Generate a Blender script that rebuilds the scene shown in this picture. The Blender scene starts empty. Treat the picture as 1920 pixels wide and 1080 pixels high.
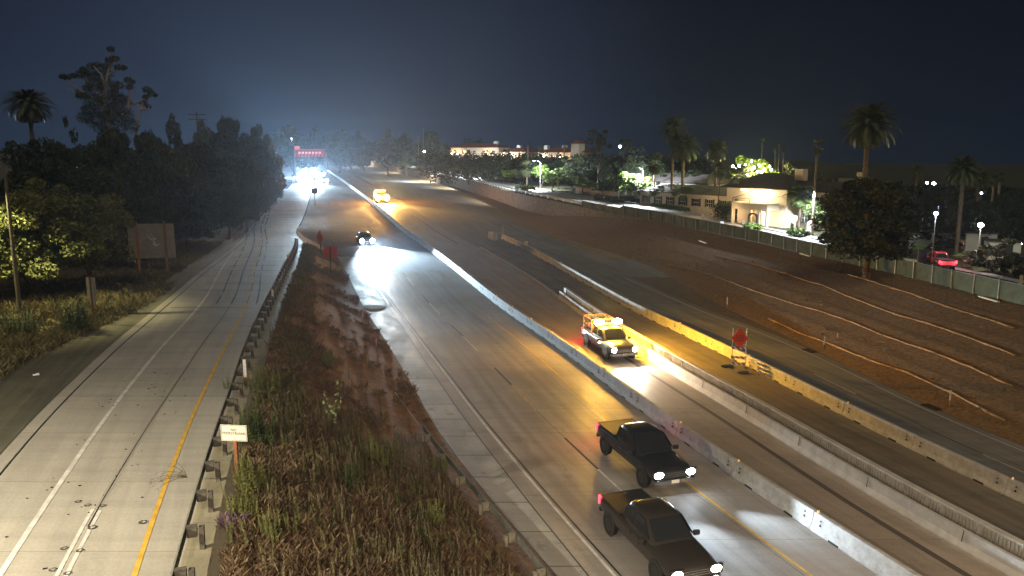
import bpy, bmesh, math, random
import numpy as np
from mathutils import Vector, Matrix
SC = bpy.context.scene
COL = SC.collection
R = math.radians
rnd = random.Random(7)
# ---------------------------------------------------------------- camera, world, exposure
F = 1450.0; HC = 16.5; PT = math.atan(250 / F)
cam = bpy.data.cameras.new('camera'); camo = bpy.data.objects.new('camera', cam); COL.objects.link(camo)
camo.location = (0, 0, HC); camo.rotation_euler = (R(90) - PT, 0, 0)
cam.sensor_width = 36.0; cam.lens = F / 1920 * 36.0; cam.clip_end = 6000; cam.clip_start = 0.2
SC.camera = camo
SC.view_settings.view_transform = 'Standard'; SC.view_settings.look = 'None'
SC.view_settings.exposure = 0.32; SC.view_settings.gamma = 1.0
SC.cycles.use_denoising = True
SC.cycles.max_bounces = 5; SC.cycles.diffuse_bounces = 2; SC.cycles.glossy_bounces = 2
SC.cycles.transmission_bounces = 2; SC.cycles.volume_bounces = 1; SC.cycles.transparent_max_bounces = 6
SC.cycles.sample_clamp_indirect = 3.0; SC.cycles.sample_clamp_direct = 0.0
SC.cycles.caustics_reflective = False; SC.cycles.caustics_refractive = False
W = bpy.data.worlds.new('World'); SC.world = W; W.use_nodes = True
nt = W.node_tree; nt.nodes.clear()
def wn(t, **k):
    n = nt.nodes.new(t)
    for a, b in k.items(): setattr(n, a, b)
    return n
sky = wn('ShaderNodeTexSky', sky_type='NISHITA', sun_disc=False); sky.sun_elevation = R(-7); sky.sun_rotation = R(150); sky.altitude = 50
bg1 = wn('ShaderNodeBackground'); bg1.inputs[1].default_value = 0.15; nt.links.new(sky.outputs[0], bg1.inputs[0])
# light pollution: deep navy overhead, paler grey-blue towards the town at the far end of the road
tc = wn('ShaderNodeTexCoord'); sep = wn('ShaderNodeSeparateXYZ'); nt.links.new(tc.outputs['Generated'], sep.inputs[0])
el = wn('ShaderNodeMapRange'); el.inputs[1].default_value = -0.02; el.inputs[2].default_value = 0.36; nt.links.new(sep.outputs[2], el.inputs[0])
rp = wn('ShaderNodeValToRGB'); e = rp.color_ramp.elements
e[0].position = 0; e[0].color = (0.024, 0.040, 0.075, 1); e[1].position = 1; e[1].color = (0.0085, 0.0115, 0.024, 1)
m = e.new(0.35); m.color = (0.017, 0.026, 0.052, 1)
nt.links.new(el.outputs[0], rp.inputs[0])
dot = wn('ShaderNodeVectorMath', operation='DOT_PRODUCT'); dot.inputs[1].default_value = Vector((-0.27, 0.96, 0.03)).normalized()
nt.links.new(tc.outputs['Generated'], dot.inputs[0])
dm = wn('ShaderNodeMapRange', interpolation_type='SMOOTHSTEP'); dm.inputs[1].default_value = 0.86; dm.inputs[2].default_value = 1.0
dm.inputs[3].default_value = 0.42; dm.inputs[4].default_value = 1.35; nt.links.new(dot.outputs['Value'], dm.inputs[0])
mul = wn('ShaderNodeVectorMath', operation='SCALE'); nt.links.new(rp.outputs[0], mul.inputs[0]); nt.links.new(dm.outputs[0], mul.inputs['Scale'])
bg2 = wn('ShaderNodeBackground'); bg2.inputs[1].default_value = 0.52; nt.links.new(mul.outputs[0], bg2.inputs[0])
ad = wn('ShaderNodeAddShader'); nt.links.new(bg1.outputs[0], ad.inputs[0]); nt.links.new(bg2.outputs[0], ad.inputs[1])
wo = wn('ShaderNodeOutputWorld'); nt.links.new(ad.outputs[0], wo.inputs[0])
# added warm fill from behind the camera, lifts the dark areas
sl = bpy.data.lights.new('fill_sun', 'SUN'); sl.energy = 0.62; sl.angle = R(25); sl.color = (1.0, 0.86, 0.66)
so = bpy.data.objects.new('fill_sun', sl); COL.objects.link(so); so.rotation_euler = (R(42), 0, R(12))

# ---------------------------------------------------------------- levels of the place
def smooth(pts):
    g = np.arange(-60, 1400, 2.0); x, y = zip(*pts); v = np.interp(g, x, y); k = np.exp(-np.linspace(-2, 2, 13) ** 2); k /= k.sum()
    return g, np.convolve(np.pad(v, 6, mode='edge'), k, 'valid')
HT = smooth([(80, 0), (120, 1.3), (160, 2.8), (210, 4.3), (300, 6), (530, 8.5), (600, 10), (800, 11.5), (1300, 13)])
RT = smooth([(55, 4.3), (80, 3.8), (105, 3.2), (130, 2.75)] + [(y, float(np.interp(y, *HT))) for y in (165, 180, 210, 250, 300, 400, 530, 600, 800, 1300)])
FT = smooth([(100, 3.6), (130, 4.5), (175, 7.2), (220, 8), (300, 9), (500, 11.3), (600, 12.6), (800, 13.5), (1300, 15)])
YS = np.unique(np.concatenate([np.arange(-30, 160, 2.0), np.arange(160, 320, 5.0), np.arange(320, 700, 20.0), np.arange(700, 1201, 50.0)]))
def lin(T):
    v = np.interp(YS, *T)
    return lambda X, Y: float(np.interp(Y, YS, v))
zh = lin(HT); zr = lin(RT); zf = lin(FT)
def P(px, py, z=0.0, dz=0.0):            # where the sight line through a photo point meets a level
    x = (px - 960) / F; y = -(py - 540) / F; c, s = math.cos(PT), math.sin(PT)
    dx, dy, dzz = x, c + y * s, y * c - s
    f = z if callable(z) else (lambda X, Y: z)
    kx, k = dx / dy, dzz / dy
    Y0 = 5.0
    while Y0 < 1190 and HC + k * Y0 > f(kx * Y0, Y0) + dz: Y0 *= 1.02
    a, b = Y0 / 1.02, Y0
    for _ in range(25):
        mm = (a + b) / 2
        if HC + k * mm > f(kx * mm, mm) + dz: a = mm
        else: b = mm
    return Vector((kx * a, a, HC + k * a))
def at(px, py, Y):                        # the point of that sight line at distance Y
    x = (px - 960) / F; y = -(py - 540) / F; c, s = math.cos(PT), math.sin(PT)
    dy = c + y * s; t = Y / dy
    return Vector((x * t, Y, HC + (y * c - s) * t))
def pxm(Y): return F / Y                   # photo pixels per metre, roughly

# ---------------------------------------------------------------- materials
def mat(name, col=(0.5, 0.5, 0.5), rough=0.8, metal=0.0, emit=None, es=0.0, noise=0.0, scale=3.0, bump=0.0, col2=None, spec=0.3, backface=False):
    m = bpy.data.materials.new(name); m.use_nodes = True; t = m.node_tree; b = t.nodes['Principled BSDF']
    b.inputs['Base Color'].default_value = (*col, 1); b.inputs['Roughness'].default_value = rough; b.inputs['Metallic'].default_value = metal
    b.inputs['Specular IOR Level'].default_value = spec
    if noise or col2:
        tx = t.nodes.new('ShaderNodeTexCoord'); n = t.nodes.new('ShaderNodeTexNoise'); n.inputs['Scale'].default_value = scale; n.inputs['Detail'].default_value = 6
        n.inputs['Roughness'].default_value = 0.65
        t.links.new(tx.outputs['Object'], n.inputs['Vector'])
        r = t.nodes.new('ShaderNodeValToRGB'); r.color_ramp.elements[0].position = 0.32; r.color_ramp.elements[1].position = 0.68
        c2 = col2 or tuple(c * (1 + noise) for c in col); c1 = col if col2 else tuple(c * (1 - noise) for c in col)
        r.color_ramp.elements[0].color = (*c1, 1); r.color_ramp.elements[1].color = (*c2, 1)
        t.links.new(n.outputs['Fac'], r.inputs[0]); t.links.new(r.outputs[0], b.inputs['Base Color'])
        if bump:
            bp = t.nodes.new('ShaderNodeBump'); bp.inputs['Strength'].default_value = bump; bp.inputs['Distance'].default_value = 0.05
            t.links.new(n.outputs['Fac'], bp.inputs['Height']); t.links.new(bp.outputs[0], b.inputs['Normal'])
    if emit:
        b.inputs['Emission Color'].default_value = (*emit, 1); b.inputs['Emission Strength'].default_value = es
    return m
def nodes(m):
    t = m.node_tree; return t, t.nodes['Principled BSDF']
def N(t, ty, **k):
    n = t.nodes.new(ty)
    for a, b in k.items():
        if a.startswith('i_'): n.inputs[int(a[2:])].default_value = b
        else: setattr(n, a, b)
    return n
def ramp(t, src, stops):
    r = t.nodes.new('ShaderNodeValToRGB'); el = r.color_ramp.elements
    while len(el) > 1: el.remove(el[0])
    el[0].position = stops[0][0]; el[0].color = (*stops[0][1], 1)
    for p, c in stops[1:]:
        q = el.new(p); q.color = (*c, 1)
    t.links.new(src, r.inputs[0]); return r.outputs[0]
def mixc(t, fac, a, b, mode='MIX'):
    n = t.nodes.new('ShaderNodeMix'); n.data_type = 'RGBA'; n.blend_type = mode
    for s, v in ((n.inputs[0], fac), (n.inputs[6], a), (n.inputs[7], b)):
        if isinstance(v, bpy.types.NodeSocket): t.links.new(v, s)
        elif isinstance(v, (int, float)): s.default_value = v
        else: s.default_value = (*v, 1)
    return n.outputs[2]
def mth(t, op, a, b=None, c=None, clamp=False):
    n = t.nodes.new('ShaderNodeMath'); n.operation = op; n.use_clamp = clamp
    for i, v in enumerate((a, b, c)):
        if v is None: continue
        if isinstance(v, bpy.types.NodeSocket): t.links.new(v, n.inputs[i])
        else: n.inputs[i].default_value = v
    return n.outputs[0]

def road_mat(name, c1, c2, joint_v=4.6, lanes=(), rough=0.55, stain=0.5, rust=0.0, streak=0.25, vj=0.035):
    """cast concrete: u = metres across, v = metres along; transverse joints, tyre streaks, blotches"""
    m = mat(name, c1, rough); t, b = nodes(m)
    uv = N(t, 'ShaderNodeUVMap', uv_map='m'); sp = N(t, 'ShaderNodeSeparateXYZ'); t.links.new(uv.outputs[0], sp.inputs[0])
    U, V = sp.outputs[0], sp.outputs[1]
    def nz(sx, sy, sc, det=5, rg=0.6):
        mp = N(t, 'ShaderNodeMapping'); mp.inputs['Scale'].default_value = (sx, sy, 1); t.links.new(uv.outputs[0], mp.inputs[0])
        n = N(t, 'ShaderNodeTexNoise'); n.inputs['Scale'].default_value = sc; n.inputs['Detail'].default_value = det; n.inputs['Roughness'].default_value = rg
        t.links.new(mp.outputs[0], n.inputs['Vector']); return n.outputs['Fac']
    base = ramp(t, nz(1, 1, 0.35), [(0.3, c1), (0.7, c2)])
    st = ramp(t, nz(1.6, 0.05, 1.0, 4), [(0.38, (1 - streak,) * 3), (0.6, (1.0,) * 3)]); base = mixc(t, 1.0, base, st, 'MULTIPLY')
    cr = ramp(t, nz(0.12, 1.4, 1.0, 3), [(0.35, (0.86,) * 3), (0.55, (1.0,) * 3)]); base = mixc(t, 0.8, base, cr, 'MULTIPLY')
    gr = ramp(t, nz(1, 1, 9, 6, 0.8), [(0.3, (0.8,) * 3), (0.7, (1.12,) * 3)]); base = mixc(t, 1.0, base, gr, 'MULTIPLY')
    bl = ramp(t, nz(1, 0.6, 0.9, 6, 0.7), [(0.56, (1.0,) * 3), (0.72, (1 - stain,) * 3)]); base = mixc(t, 1.0, base, bl, 'MULTIPLY')
    if rust:
        ru = ramp(t, nz(0.6, 0.3, 0.5, 5), [(0.45, (0, 0, 0)), (0.75, (1, 1, 1))]); base = mixc(t, mth(t, 'MULTIPLY', ru, rust), base, (0.24, 0.15, 0.09))
    # each slab its own tone
    fl = N(t, 'ShaderNodeCombineXYZ'); t.links.new(mth(t, 'FLOOR', mth(t, 'DIVIDE', V, joint_v)), fl.inputs[1]); t.links.new(mth(t, 'FLOOR', mth(t, 'DIVIDE', U, 3.65)), fl.inputs[0])
    wn_ = N(t, 'ShaderNodeTexWhiteNoise', noise_dimensions='2D'); t.links.new(fl.outputs[0], wn_.inputs['Vector'])
    slab = mth(t, 'MULTIPLY_ADD', wn_.outputs['Value'], 0.16, 0.9); cb = N(t, 'ShaderNodeCombineXYZ')
    for i in range(3): t.links.new(slab, cb.inputs[i])
    base = mixc(t, 1.0, base, cb.outputs[0], 'MULTIPLY')
    if joint_v < 50:
        fr = mth(t, 'FRACT', mth(t, 'DIVIDE', V, joint_v)); jm = mth(t, 'LESS_THAN', fr, vj / joint_v)
        base = mixc(t, mth(t, 'MULTIPLY', jm, 0.55), base, (0.035, 0.032, 0.03))
    for u0, wd, sc_, cc in lanes:
        d = mth(t, 'ABSOLUTE', mth(t, 'SUBTRACT', U, u0)); lm = N(t, 'ShaderNodeMapRange', interpolation_type='SMOOTHSTEP'); lm.inputs[1].default_value = wd; lm.inputs[2].default_value = 0.0; t.links.new(d, lm.inputs[0]); lm = lm.outputs[0]; base = mixc(t, mth(t, 'MULTIPLY', lm, sc_), base, cc)
    t.links.new(base, b.inputs['Base Color'])
    rr = ramp(t, nz(1, 0.3, 0.6), [(0.3, (rough - 0.12,) * 3), (0.7, (rough + 0.15,) * 3)]); t.links.new(rr, b.inputs['Roughness'])
    bp = N(t, 'ShaderNodeBump'); bp.inputs['Strength'].default_value = 0.25; bp.inputs['Distance'].default_value = 0.02
    t.links.new(nz(1, 1, 14, 4), bp.inputs['Height']); t.links.new(bp.outputs[0], b.inputs['Normal'])
    return m

def soil_mat(name, stops, scale=0.5, fine=6.0, bumpd=0.12, grass=None):
    m = mat(name, stops[0], 0.95, spec=0.1); t, b = nodes(m)
    tx = N(t, 'ShaderNodeTexCoord'); n = N(t, 'ShaderNodeTexNoise'); n.inputs['Scale'].default_value = scale; n.inputs['Detail'].default_value = 8; n.inputs['Roughness'].default_value = 0.7
    t.links.new(tx.outputs['Object'], n.inputs['Vector'])
    k = len(stops); c = ramp(t, n.outputs['Fac'], [(0.3 + 0.4 * i / (k - 1), s) for i, s in enumerate(stops)])
    n2 = N(t, 'ShaderNodeTexNoise'); n2.inputs['Scale'].default_value = fine; n2.inputs['Detail'].default_value = 6; n2.inputs['Roughness'].default_value = 0.8
    t.links.new(tx.outputs['Object'], n2.inputs['Vector'])
    g = ramp(t, n2.outputs['Fac'], [(0.3, (0.45,) * 3), (0.5, (0.95,) * 3), (0.7, (1.5,) * 3)])
    c = mixc(t, 1.0, c, g, 'MULTIPLY'); t.links.new(c, b.inputs['Base Color'])
    bp = N(t, 'ShaderNodeBump'); bp.inputs['Strength'].default_value = 0.9; bp.inputs['Distance'].default_value = bumpd
    t.links.new(n2.outputs['Fac'], bp.inputs['Height']); t.links.new(bp.outputs[0], b.inputs['Normal'])
    return m

def leaf_mat(name, col, col2, sub=0.15):
    m = mat(name, col, 0.6, spec=0.25); t, b = nodes(m)
    g = N(t, 'ShaderNodeNewGeometry'); wn_ = g.outputs['Random Per Island']
    c = ramp(t, wn_, [(0.0, tuple(x * 0.65 for x in col)), (0.5, col), (1.0, col2)]); t.links.new(c, b.inputs['Base Color'])
    return m
M = {}
M['concrete'] = mat('barrier_concrete', (0.30, 0.28, 0.25), 0.8, noise=0.28, scale=2.2, bump=0.3)
M['concrete_wall'] = mat('wall_concrete', (0.36, 0.33, 0.29), 0.8, noise=0.18, scale=1.5, bump=0.2)
M['black'] = mat('black_gap', (0.012, 0.012, 0.012), 0.9)
M['galv'] = mat('galvanised_steel', (0.30, 0.31, 0.30), 0.5, 0.55, noise=0.2, scale=3)
M['dull_steel'] = mat('weathered_steel', (0.20, 0.20, 0.18), 0.55, 0.5, noise=0.3, scale=4)
M['wood_post'] = mat('treated_wood', (0.085, 0.075, 0.060), 0.85, noise=0.35, scale=6, bump=0.4)
M['redwood'] = mat('red_wood_post', (0.24, 0.085, 0.045), 0.8, noise=0.3, scale=5, bump=0.3)
M['brownpost'] = mat('brown_wood_post', (0.15, 0.075, 0.04), 0.8, noise=0.3, scale=5)
M['white'] = mat('white_sheeting', (0.75, 0.74, 0.70), 0.5)
M['cream'] = mat('cream_sheeting', (0.72, 0.68, 0.55), 0.5, noise=0.05, scale=4)
M['ink'] = mat('black_ink', (0.015, 0.015, 0.015), 0.6)
M['orange'] = mat('orange_sheeting', (0.62, 0.065, 0.02), 0.55, noise=0.1, scale=3)
M['red'] = mat('red_sheeting', (0.36, 0.05, 0.035), 0.5)
M['alu'] = mat('bare_aluminium', (0.34, 0.33, 0.30), 0.45, 0.4, noise=0.12, scale=2)
M['alu_dull'] = mat('dull_sign_back', (0.20, 0.19, 0.17), 0.5, 0.3, noise=0.2, scale=1.2)
M['whiteline'] = mat('white_road_paint', (0.52, 0.50, 0.46), 0.6, noise=0.28, scale=1.6)
M['yellowline'] = mat('yellow_road_paint', (0.55, 0.33, 0.05), 0.7, noise=0.22, scale=2.5)
M['faded_beaconlit'] = mat('faded_and_beaconlit_yellow', (0.42, 0.28, 0.07), 0.6, noise=0.3, scale=1.5)  # faded line paint, also the dash tinted by painted beacon light
M['blackline'] = mat('black_contrast_paint', (0.035, 0.033, 0.032), 0.7, noise=0.2, scale=3)
M['tar'] = mat('tar_seal', (0.03, 0.028, 0.026), 0.6)
M['glass'] = mat('vehicle_glass', (0.02, 0.022, 0.025), 0.06, spec=0.8)
M['rubber'] = mat('tyre_rubber', (0.02, 0.02, 0.02), 0.85)
M['rim'] = mat('alloy_rim', (0.42, 0.42, 0.42), 0.35, 0.8)
M['trim'] = mat('black_plastic', (0.025, 0.025, 0.025), 0.5)
M['chrome'] = mat('chrome', (0.55, 0.55, 0.56), 0.15, 1.0)
M['redlamp'] = mat('red_lamp', (0.5, 0.01, 0.01), 0.3, emit=(1, 0.05, 0.07), es=4)
M['led'] = mat('headlamp_blue_white', (0.9, 0.9, 1), 0.3, emit=(0.72, 0.86, 1.0), es=90)
M['led_warm'] = mat('headlamp_warm', (1, 0.95, 0.85), 0.3, emit=(1.0, 0.86, 0.62), es=70)
M['amber'] = mat('amber_beacon', (1, 0.6, 0.05), 0.3, emit=(1.0, 0.60, 0.06), es=220)
M['ambersoft'] = mat('amber_marker', (1, 0.6, 0.05), 0.3, emit=(1.0, 0.38, 0.03), es=30)
M['lampwhite'] = mat('lamp_cool_white', (1, 1, 1), 0.3, emit=(0.78, 0.85, 1.0), es=45)
M['lampwarm'] = mat('lamp_warm_white', (1, 1, 1), 0.3, emit=(1.0, 0.72, 0.42), es=35)
M['lampyellow'] = mat('lamp_sodium_yellow', (1, 1, 1), 0.3, emit=(1.0, 0.88, 0.5), es=60)
M['bulb'] = mat('string_bulb', (1, 1, 1), 0.3, emit=(1.0, 0.93, 0.6), es=60)
M['winlit'] = mat('lit_window', (1, 0.8, 0.5), 0.3, emit=(1.0, 0.72, 0.38), es=1.6)
M['bark'] = mat('bark', (0.10, 0.075, 0.05), 0.95, noise=0.4, scale=4, bump=0.8)
M['palmbark'] = mat('palm_bark', (0.15, 0.11, 0.075), 0.95, noise=0.35, scale=5, bump=0.8)
M['palebark'] = mat('pale_eucalyptus_bark', (0.26, 0.23, 0.19), 0.9, noise=0.3, scale=3)
M['leaf'] = leaf_mat('dark_leaf', (0.026, 0.036, 0.016), (0.05, 0.062, 0.026))
M['leaf_mid'] = leaf_mat('mid_green_leaf', (0.065, 0.10, 0.028), (0.12, 0.16, 0.045))
M['leaf_bright'] = leaf_mat('bright_green_leaf', (0.12, 0.20, 0.035), (0.24, 0.32, 0.075))
M['leaf_grey'] = leaf_mat('grey_green_leaf', (0.060, 0.072, 0.042), (0.11, 0.12, 0.07))
M['leaf_olive'] = leaf_mat('olive_leaf', (0.085, 0.10, 0.03), (0.17, 0.18, 0.06))
M['frond'] = leaf_mat('palm_frond', (0.055, 0.070, 0.028), (0.10, 0.11, 0.045))
M['frond_dead'] = leaf_mat('dead_palm_frond', (0.11, 0.085, 0.05), (0.16, 0.12, 0.07))
M['frond_bright'] = leaf_mat('young_palm_frond', (0.10, 0.15, 0.04), (0.20, 0.25, 0.09))

# ---------------------------------------------------------------- mesh helpers
class MB:
    def __init__(s): s.v = []; s.f = []; s.mi = []; s.uv = None
    def add(s, vs, fs, mi=0):
        o = len(s.v); s.v += [tuple(v) for v in vs]; s.f += [tuple(i + o for i in f) for f in fs]; s.mi += [mi] * len(fs)
    def box(s, c, d, mi=0, rz=0.0, ry=0.0, rx=0.0, taper=1.0):
        mt = Matrix.Rotation(rz, 3, 'Z') @ Matrix.Rotation(ry, 3, 'Y') @ Matrix.Rotation(rx, 3, 'X'); c = Vector(c)
        vs = []
        for z in (-1, 1):
            k = taper if z > 0 else 1
            for x, y in ((-1, -1), (1, -1), (1, 1), (-1, 1)): vs.append(c + mt @ Vector((x * d[0] / 2 * k, y * d[1] / 2 * k, z * d[2] / 2)))
        s.add(vs, [(0, 3, 2, 1), (4, 5, 6, 7), (0, 1, 5, 4), (1, 2, 6, 5), (2, 3, 7, 6), (3, 0, 4, 7)], mi)
    def tube(s, pts, rads, n=8, mi=0, cap=True):
        pts = [Vector(p) for p in pts]; o = []; fs = []
        for i, p in enumerate(pts):
            a = pts[max(i - 1, 0)]; b = pts[min(i + 1, len(pts) - 1)]; d = (b - a).normalized()
            u = d.orthogonal().normalized() if abs(d.z) < 0.95 else Vector((1, 0, 0)) - d * d.x
            u.normalize(); w = d.cross(u); r = rads[i] if hasattr(rads, '__len__') else rads
            for k in range(n):
                an = 2 * math.pi * k / n; o.append(p + u * (math.cos(an) * r) + w * (math.sin(an) * r))
        for i in range(len(pts) - 1):
            for k in range(n):
                k2 = (k + 1) % n; fs.append((i * n + k, i * n + k2, (i + 1) * n + k2, (i + 1) * n + k))
        if cap: fs.append(tuple(range(n))[::-1]); fs.append(tuple((len(pts) - 1) * n + k for k in range(n)))
        s.add(o, fs, mi)
    def cyl(s, c, r, h, n=16, axis='z', mi=0, r2=None):
        c = Vector(c); ax = {'x': Vector((1, 0, 0)), 'y': Vector((0, 1, 0)), 'z': Vector((0, 0, 1))}[axis]
        s.tube([c - ax * h / 2, c + ax * h / 2], [r, r if r2 is None else r2], n, mi)
    def prism(s, prof, axis, a, b, mi=0):    # closed profile swept from a to b; profile in the two other axes
        n = len(prof); mk = {'y': lambda p, t: (p[0], t, p[1]), 'x': lambda p, t: (t, p[0], p[1]), 'z': lambda p, t: (p[0], p[1], t)}[axis]
        vs = [mk(p, a) for p in prof] + [mk(p, b) for p in prof]
        fs = [tuple(range(n)), tuple(range(2 * n - 1, n - 1, -1))] + [(i, n + i, n + (i + 1) % n, (i + 1) % n) for i in range(n)]
        s.add(vs, fs, mi)
    def sphere(s, c, r, mi=0, nu=10, nv=6, sc=(1, 1, 1)):
        vs = []; fs = []
        for j in range(nv + 1):
            th = math.pi * j / nv
            for i in range(nu):
                ph = 2 * math.pi * i / nu; vs.append((c[0] + r * sc[0] * math.sin(th) * math.cos(ph), c[1] + r * sc[1] * math.sin(th) * math.sin(ph), c[2] + r * sc[2] * math.cos(th)))
        for j in range(nv):
            for i in range(nu): fs.append((j * nu + i, (j + 1) * nu + i, (j + 1) * nu + (i + 1) % nu, j * nu + (i + 1) % nu))
        s.add(vs, fs, mi)
    def mesh(s, name, mats, smoothed=False, bevel=0.0, fix=True):
        me = bpy.data.meshes.new(name); me.from_pydata(s.v, [], s.f)
        for m_ in (mats if isinstance(mats, (list, tuple)) else [mats]): me.materials.append(m_)
        if any(s.mi): me.polygons.foreach_set('material_index', s.mi)
        if fix or bevel:
            bm = bmesh.new(); bm.from_mesh(me)
            if fix: bmesh.ops.recalc_face_normals(bm, faces=bm.faces)
            if bevel: bmesh.ops.bevel(bm, geom=[e for e in bm.edges if e.is_manifold and e.calc_face_angle(0) > 0.35], offset=bevel, segments=2, affect='EDGES', profile=0.6, clamp_overlap=True)
            bm.to_mesh(me); bm.free()
        if smoothed: me.polygons.foreach_set('use_smooth', [True] * len(me.polygons))
        me.update(); return me
    def build(s, name, mats, parent=None, **k):
        o = bpy.data.objects.new(name, s.mesh(name, mats, **k)); COL.objects.link(o)
        if parent: o.parent = parent
        return o
def tag(o, label=None, cat=None, group=None, kind=None):
    if label: o['label'] = label
    if cat: o['category'] = cat
    if group: o['group'] = group
    if kind: o['kind'] = kind
    return o
def thing(name, loc, rz, label, cat, group=None, scale=1.0):
    o = bpy.data.objects.new(name, None); COL.objects.link(o); o.location = loc; o.rotation_euler = (0, 0, rz); o.scale = (scale,) * 3; o.empty_display_size = 0.3
    return tag(o, label, cat, group)
KIDS = {}
def dup(root, loc, rz=None, label=None, scale=None, group=None):
    def cp(o, par):
        c = o.copy(); COL.objects.link(c)
        if par is not None: c.parent = par
        for ch in [x for x in list(o.children)]: cp(ch, c)
        return c
    r = cp(root, None); r.location = loc
    if rz is not None: r.rotation_euler = (0, 0, rz)
    if label: r['label'] = label
    if group: r['group'] = group
    if scale is not None: r.scale = scale if hasattr(scale, '__len__') else (scale,) * 3
    return r
def lamp(name, loc, energy, color, kind='POINT', radius=0.12, parent=None, direction=None, spot=100, blend=0.5):
    l = bpy.data.lights.new(name, kind); l.energy = energy; l.color = color
    if kind in ('POINT', 'SPOT'): l.shadow_soft_size = radius
    if kind == 'SPOT': l.spot_size = R(spot); l.spot_blend = blend
    o = bpy.data.objects.new(name, l); COL.objects.link(o); o.location = loc
    if parent: o.parent = parent
    if direction is not None: o.rotation_euler = Vector(direction).to_track_quat('-Z', 'Y').to_euler()
    return o
def text_mesh(body, size, mb_name, mat_, loc, parent, rz=0.0, up='y'):
    cu = bpy.data.curves.new(mb_name, 'FONT'); cu.body = body; cu.size = size; cu.align_x = 'CENTER'; cu.align_y = 'CENTER'; cu.extrude = 0.003; cu.space_line = 0.9
    o = bpy.data.objects.new('tmp', cu); COL.objects.link(o); bpy.context.view_layer.update()
    me = bpy.data.meshes.new_from_object(o.evaluated_get(bpy.context.evaluated_depsgraph_get())); bpy.data.objects.remove(o)
    me.name = mb_name; me.materials.clear(); me.materials.append(mat_)
    me.transform(Matrix.Translation(loc) @ Matrix.Rotation(rz, 4, 'Z') @ Matrix.Rotation(R(90), 4, 'X'))
    q = bpy.data.objects.new(mb_name, me); COL.objects.link(q); q.parent = parent; return q

# ---------------------------------------------------------------- lines of the road, traced and laid on the ground
def line(pts, z, dz=0.0, w=3.0):
    q = sorted((P(x, y, z, dz)[1], P(x, y, z, dz)[0]) for x, y in pts); return np.array(q)
Fpt = line([(607, 316), (648, 345), (702, 387), (760, 441), (782, 452), (850, 505), (915, 560), (980, 607), (1075, 670), (1117, 707), (1200, 770), (1275, 830), (1412, 922), (1570, 1027)], zh)
def smoothed(a, b, w=9):
    g = np.arange(-30, 1201, 2.0); v = np.interp(g, a, b)
    lo = a[0]; hi = a[-1]; s0 = (np.interp(lo + 12, a, b) - b[0]) / 12; s1 = (b[-1] - np.interp(hi - 60, a, b)) / 60
    v = np.where(g < lo, b[0] + (g - lo) * s0, np.where(g > hi, b[-1] + (g - hi) * s1, v))
    k = np.ones(w) / w; return g, np.convolve(np.pad(v, w // 2, mode='edge'), k, 'valid')
gF, vF = smoothed(Fpt[:, 0], Fpt[:, 1], 11)
XF = lambda Y: float(np.interp(Y, gF, vF))
def feat(pts, z, dz=0.0, w=9, end=None):
    q = line(pts, z, dz); off = q[:, 1] - np.interp(q[:, 0], gF, vF)
    g = np.arange(-30, 1201, 2.0); v = np.interp(g, q[:, 0], off)
    k = np.ones(w) / w; v = np.convolve(np.pad(v, w // 2, mode='edge'), k, 'valid')
    return lambda Y: XF(Y) + float(np.interp(Y, g, v))
XA = feat([(632, 482), (655, 520), (677, 567), (710, 617), (735, 662), (770, 717), (805, 775), (830, 820), (872, 888), (960, 980), (1058, 1080)], zh)
XB = feat([(695, 525), (730, 575), (787, 667), (869, 780), (960, 899), (1058, 1024)], zh)
XC = feat([(700, 525), (740, 575), (805, 665), (897, 780), (972, 872), (1058, 972), (1154, 1080)], zh)
XD = feat([(760, 517), (815, 579), (849, 612), (905, 670), (1000, 762), (1103, 863), (1173, 929), (1198, 948)], zh)
XE = feat([(1000, 660), (1042, 700), (1085, 740), (1145, 782), (1157, 817), (1320, 925), (1484, 1048)], zh, w=15)
XG = feat([(1020, 537), (1215, 682), (1302, 725), (1400, 785), (1475, 835), (1565, 892), (1685, 965), (1790, 1025), (1880, 1080)], zh)
XH = feat([(940, 447), (1042, 500), (1265, 622), (1322, 647), (1375, 675), (1425, 702), (1505, 740), (1619, 799), (1746, 861), (1884, 932)], zh)
XI = feat([(1240, 580), (1440, 661), (1550, 712), (1615, 744), (1790, 827), (1920, 890)], zh)
XJ = feat([(1455, 635), (1530, 667), (1600, 702), (1665, 735), (1790, 797), (1865, 825)], zh)
XK = feat([(860, 355), (947, 400), (1110, 465), (1210, 492), (1335, 565), (1440, 615), (1550, 667), (1690, 740), (1815, 797), (1890, 825)], zh)
XFB = feat([(860, 335), (990, 367), (1140, 398), (1200, 408), (1277, 423), (1330, 437), (1400, 448), (1453, 463), (1523, 480), (1557, 488), (1681, 512), (1762, 535), (1854, 559), (1920, 575)], zf)
XS2 = feat([(790, 326), (950, 347), (1080, 368), (1180, 381), (1280, 397), (1400, 423)], zf)     # far edge of the frontage street
XRE = feat([(0, 887), (50, 830), (220, 657), (322, 565), (400, 500), (480, 422), (530, 368), (552, 345)], zr)
XRW = feat([(0, 1067), (100, 922), (180, 810), (270, 690), (322, 632), (380, 567)], zr)
XRJ = feat([(112, 1075), (175, 952), (270, 810), (300, 775), (392, 630), (440, 560)], zr)
XRY = feat([(245, 1080), (312, 897), (350, 810), (400, 697), (430, 642), (462, 567)], zr)
XRR = feat([(310, 1080), (350, 935), (375, 877), (410, 810), (417, 755), (447, 687), (477, 600), (500, 550), (535, 490), (553, 450)], zr, 0.72)
XV = feat([(0, 732), (67, 685), (112, 662), (170, 642), (225, 622), (300, 580), (390, 503)], zr)
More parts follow.
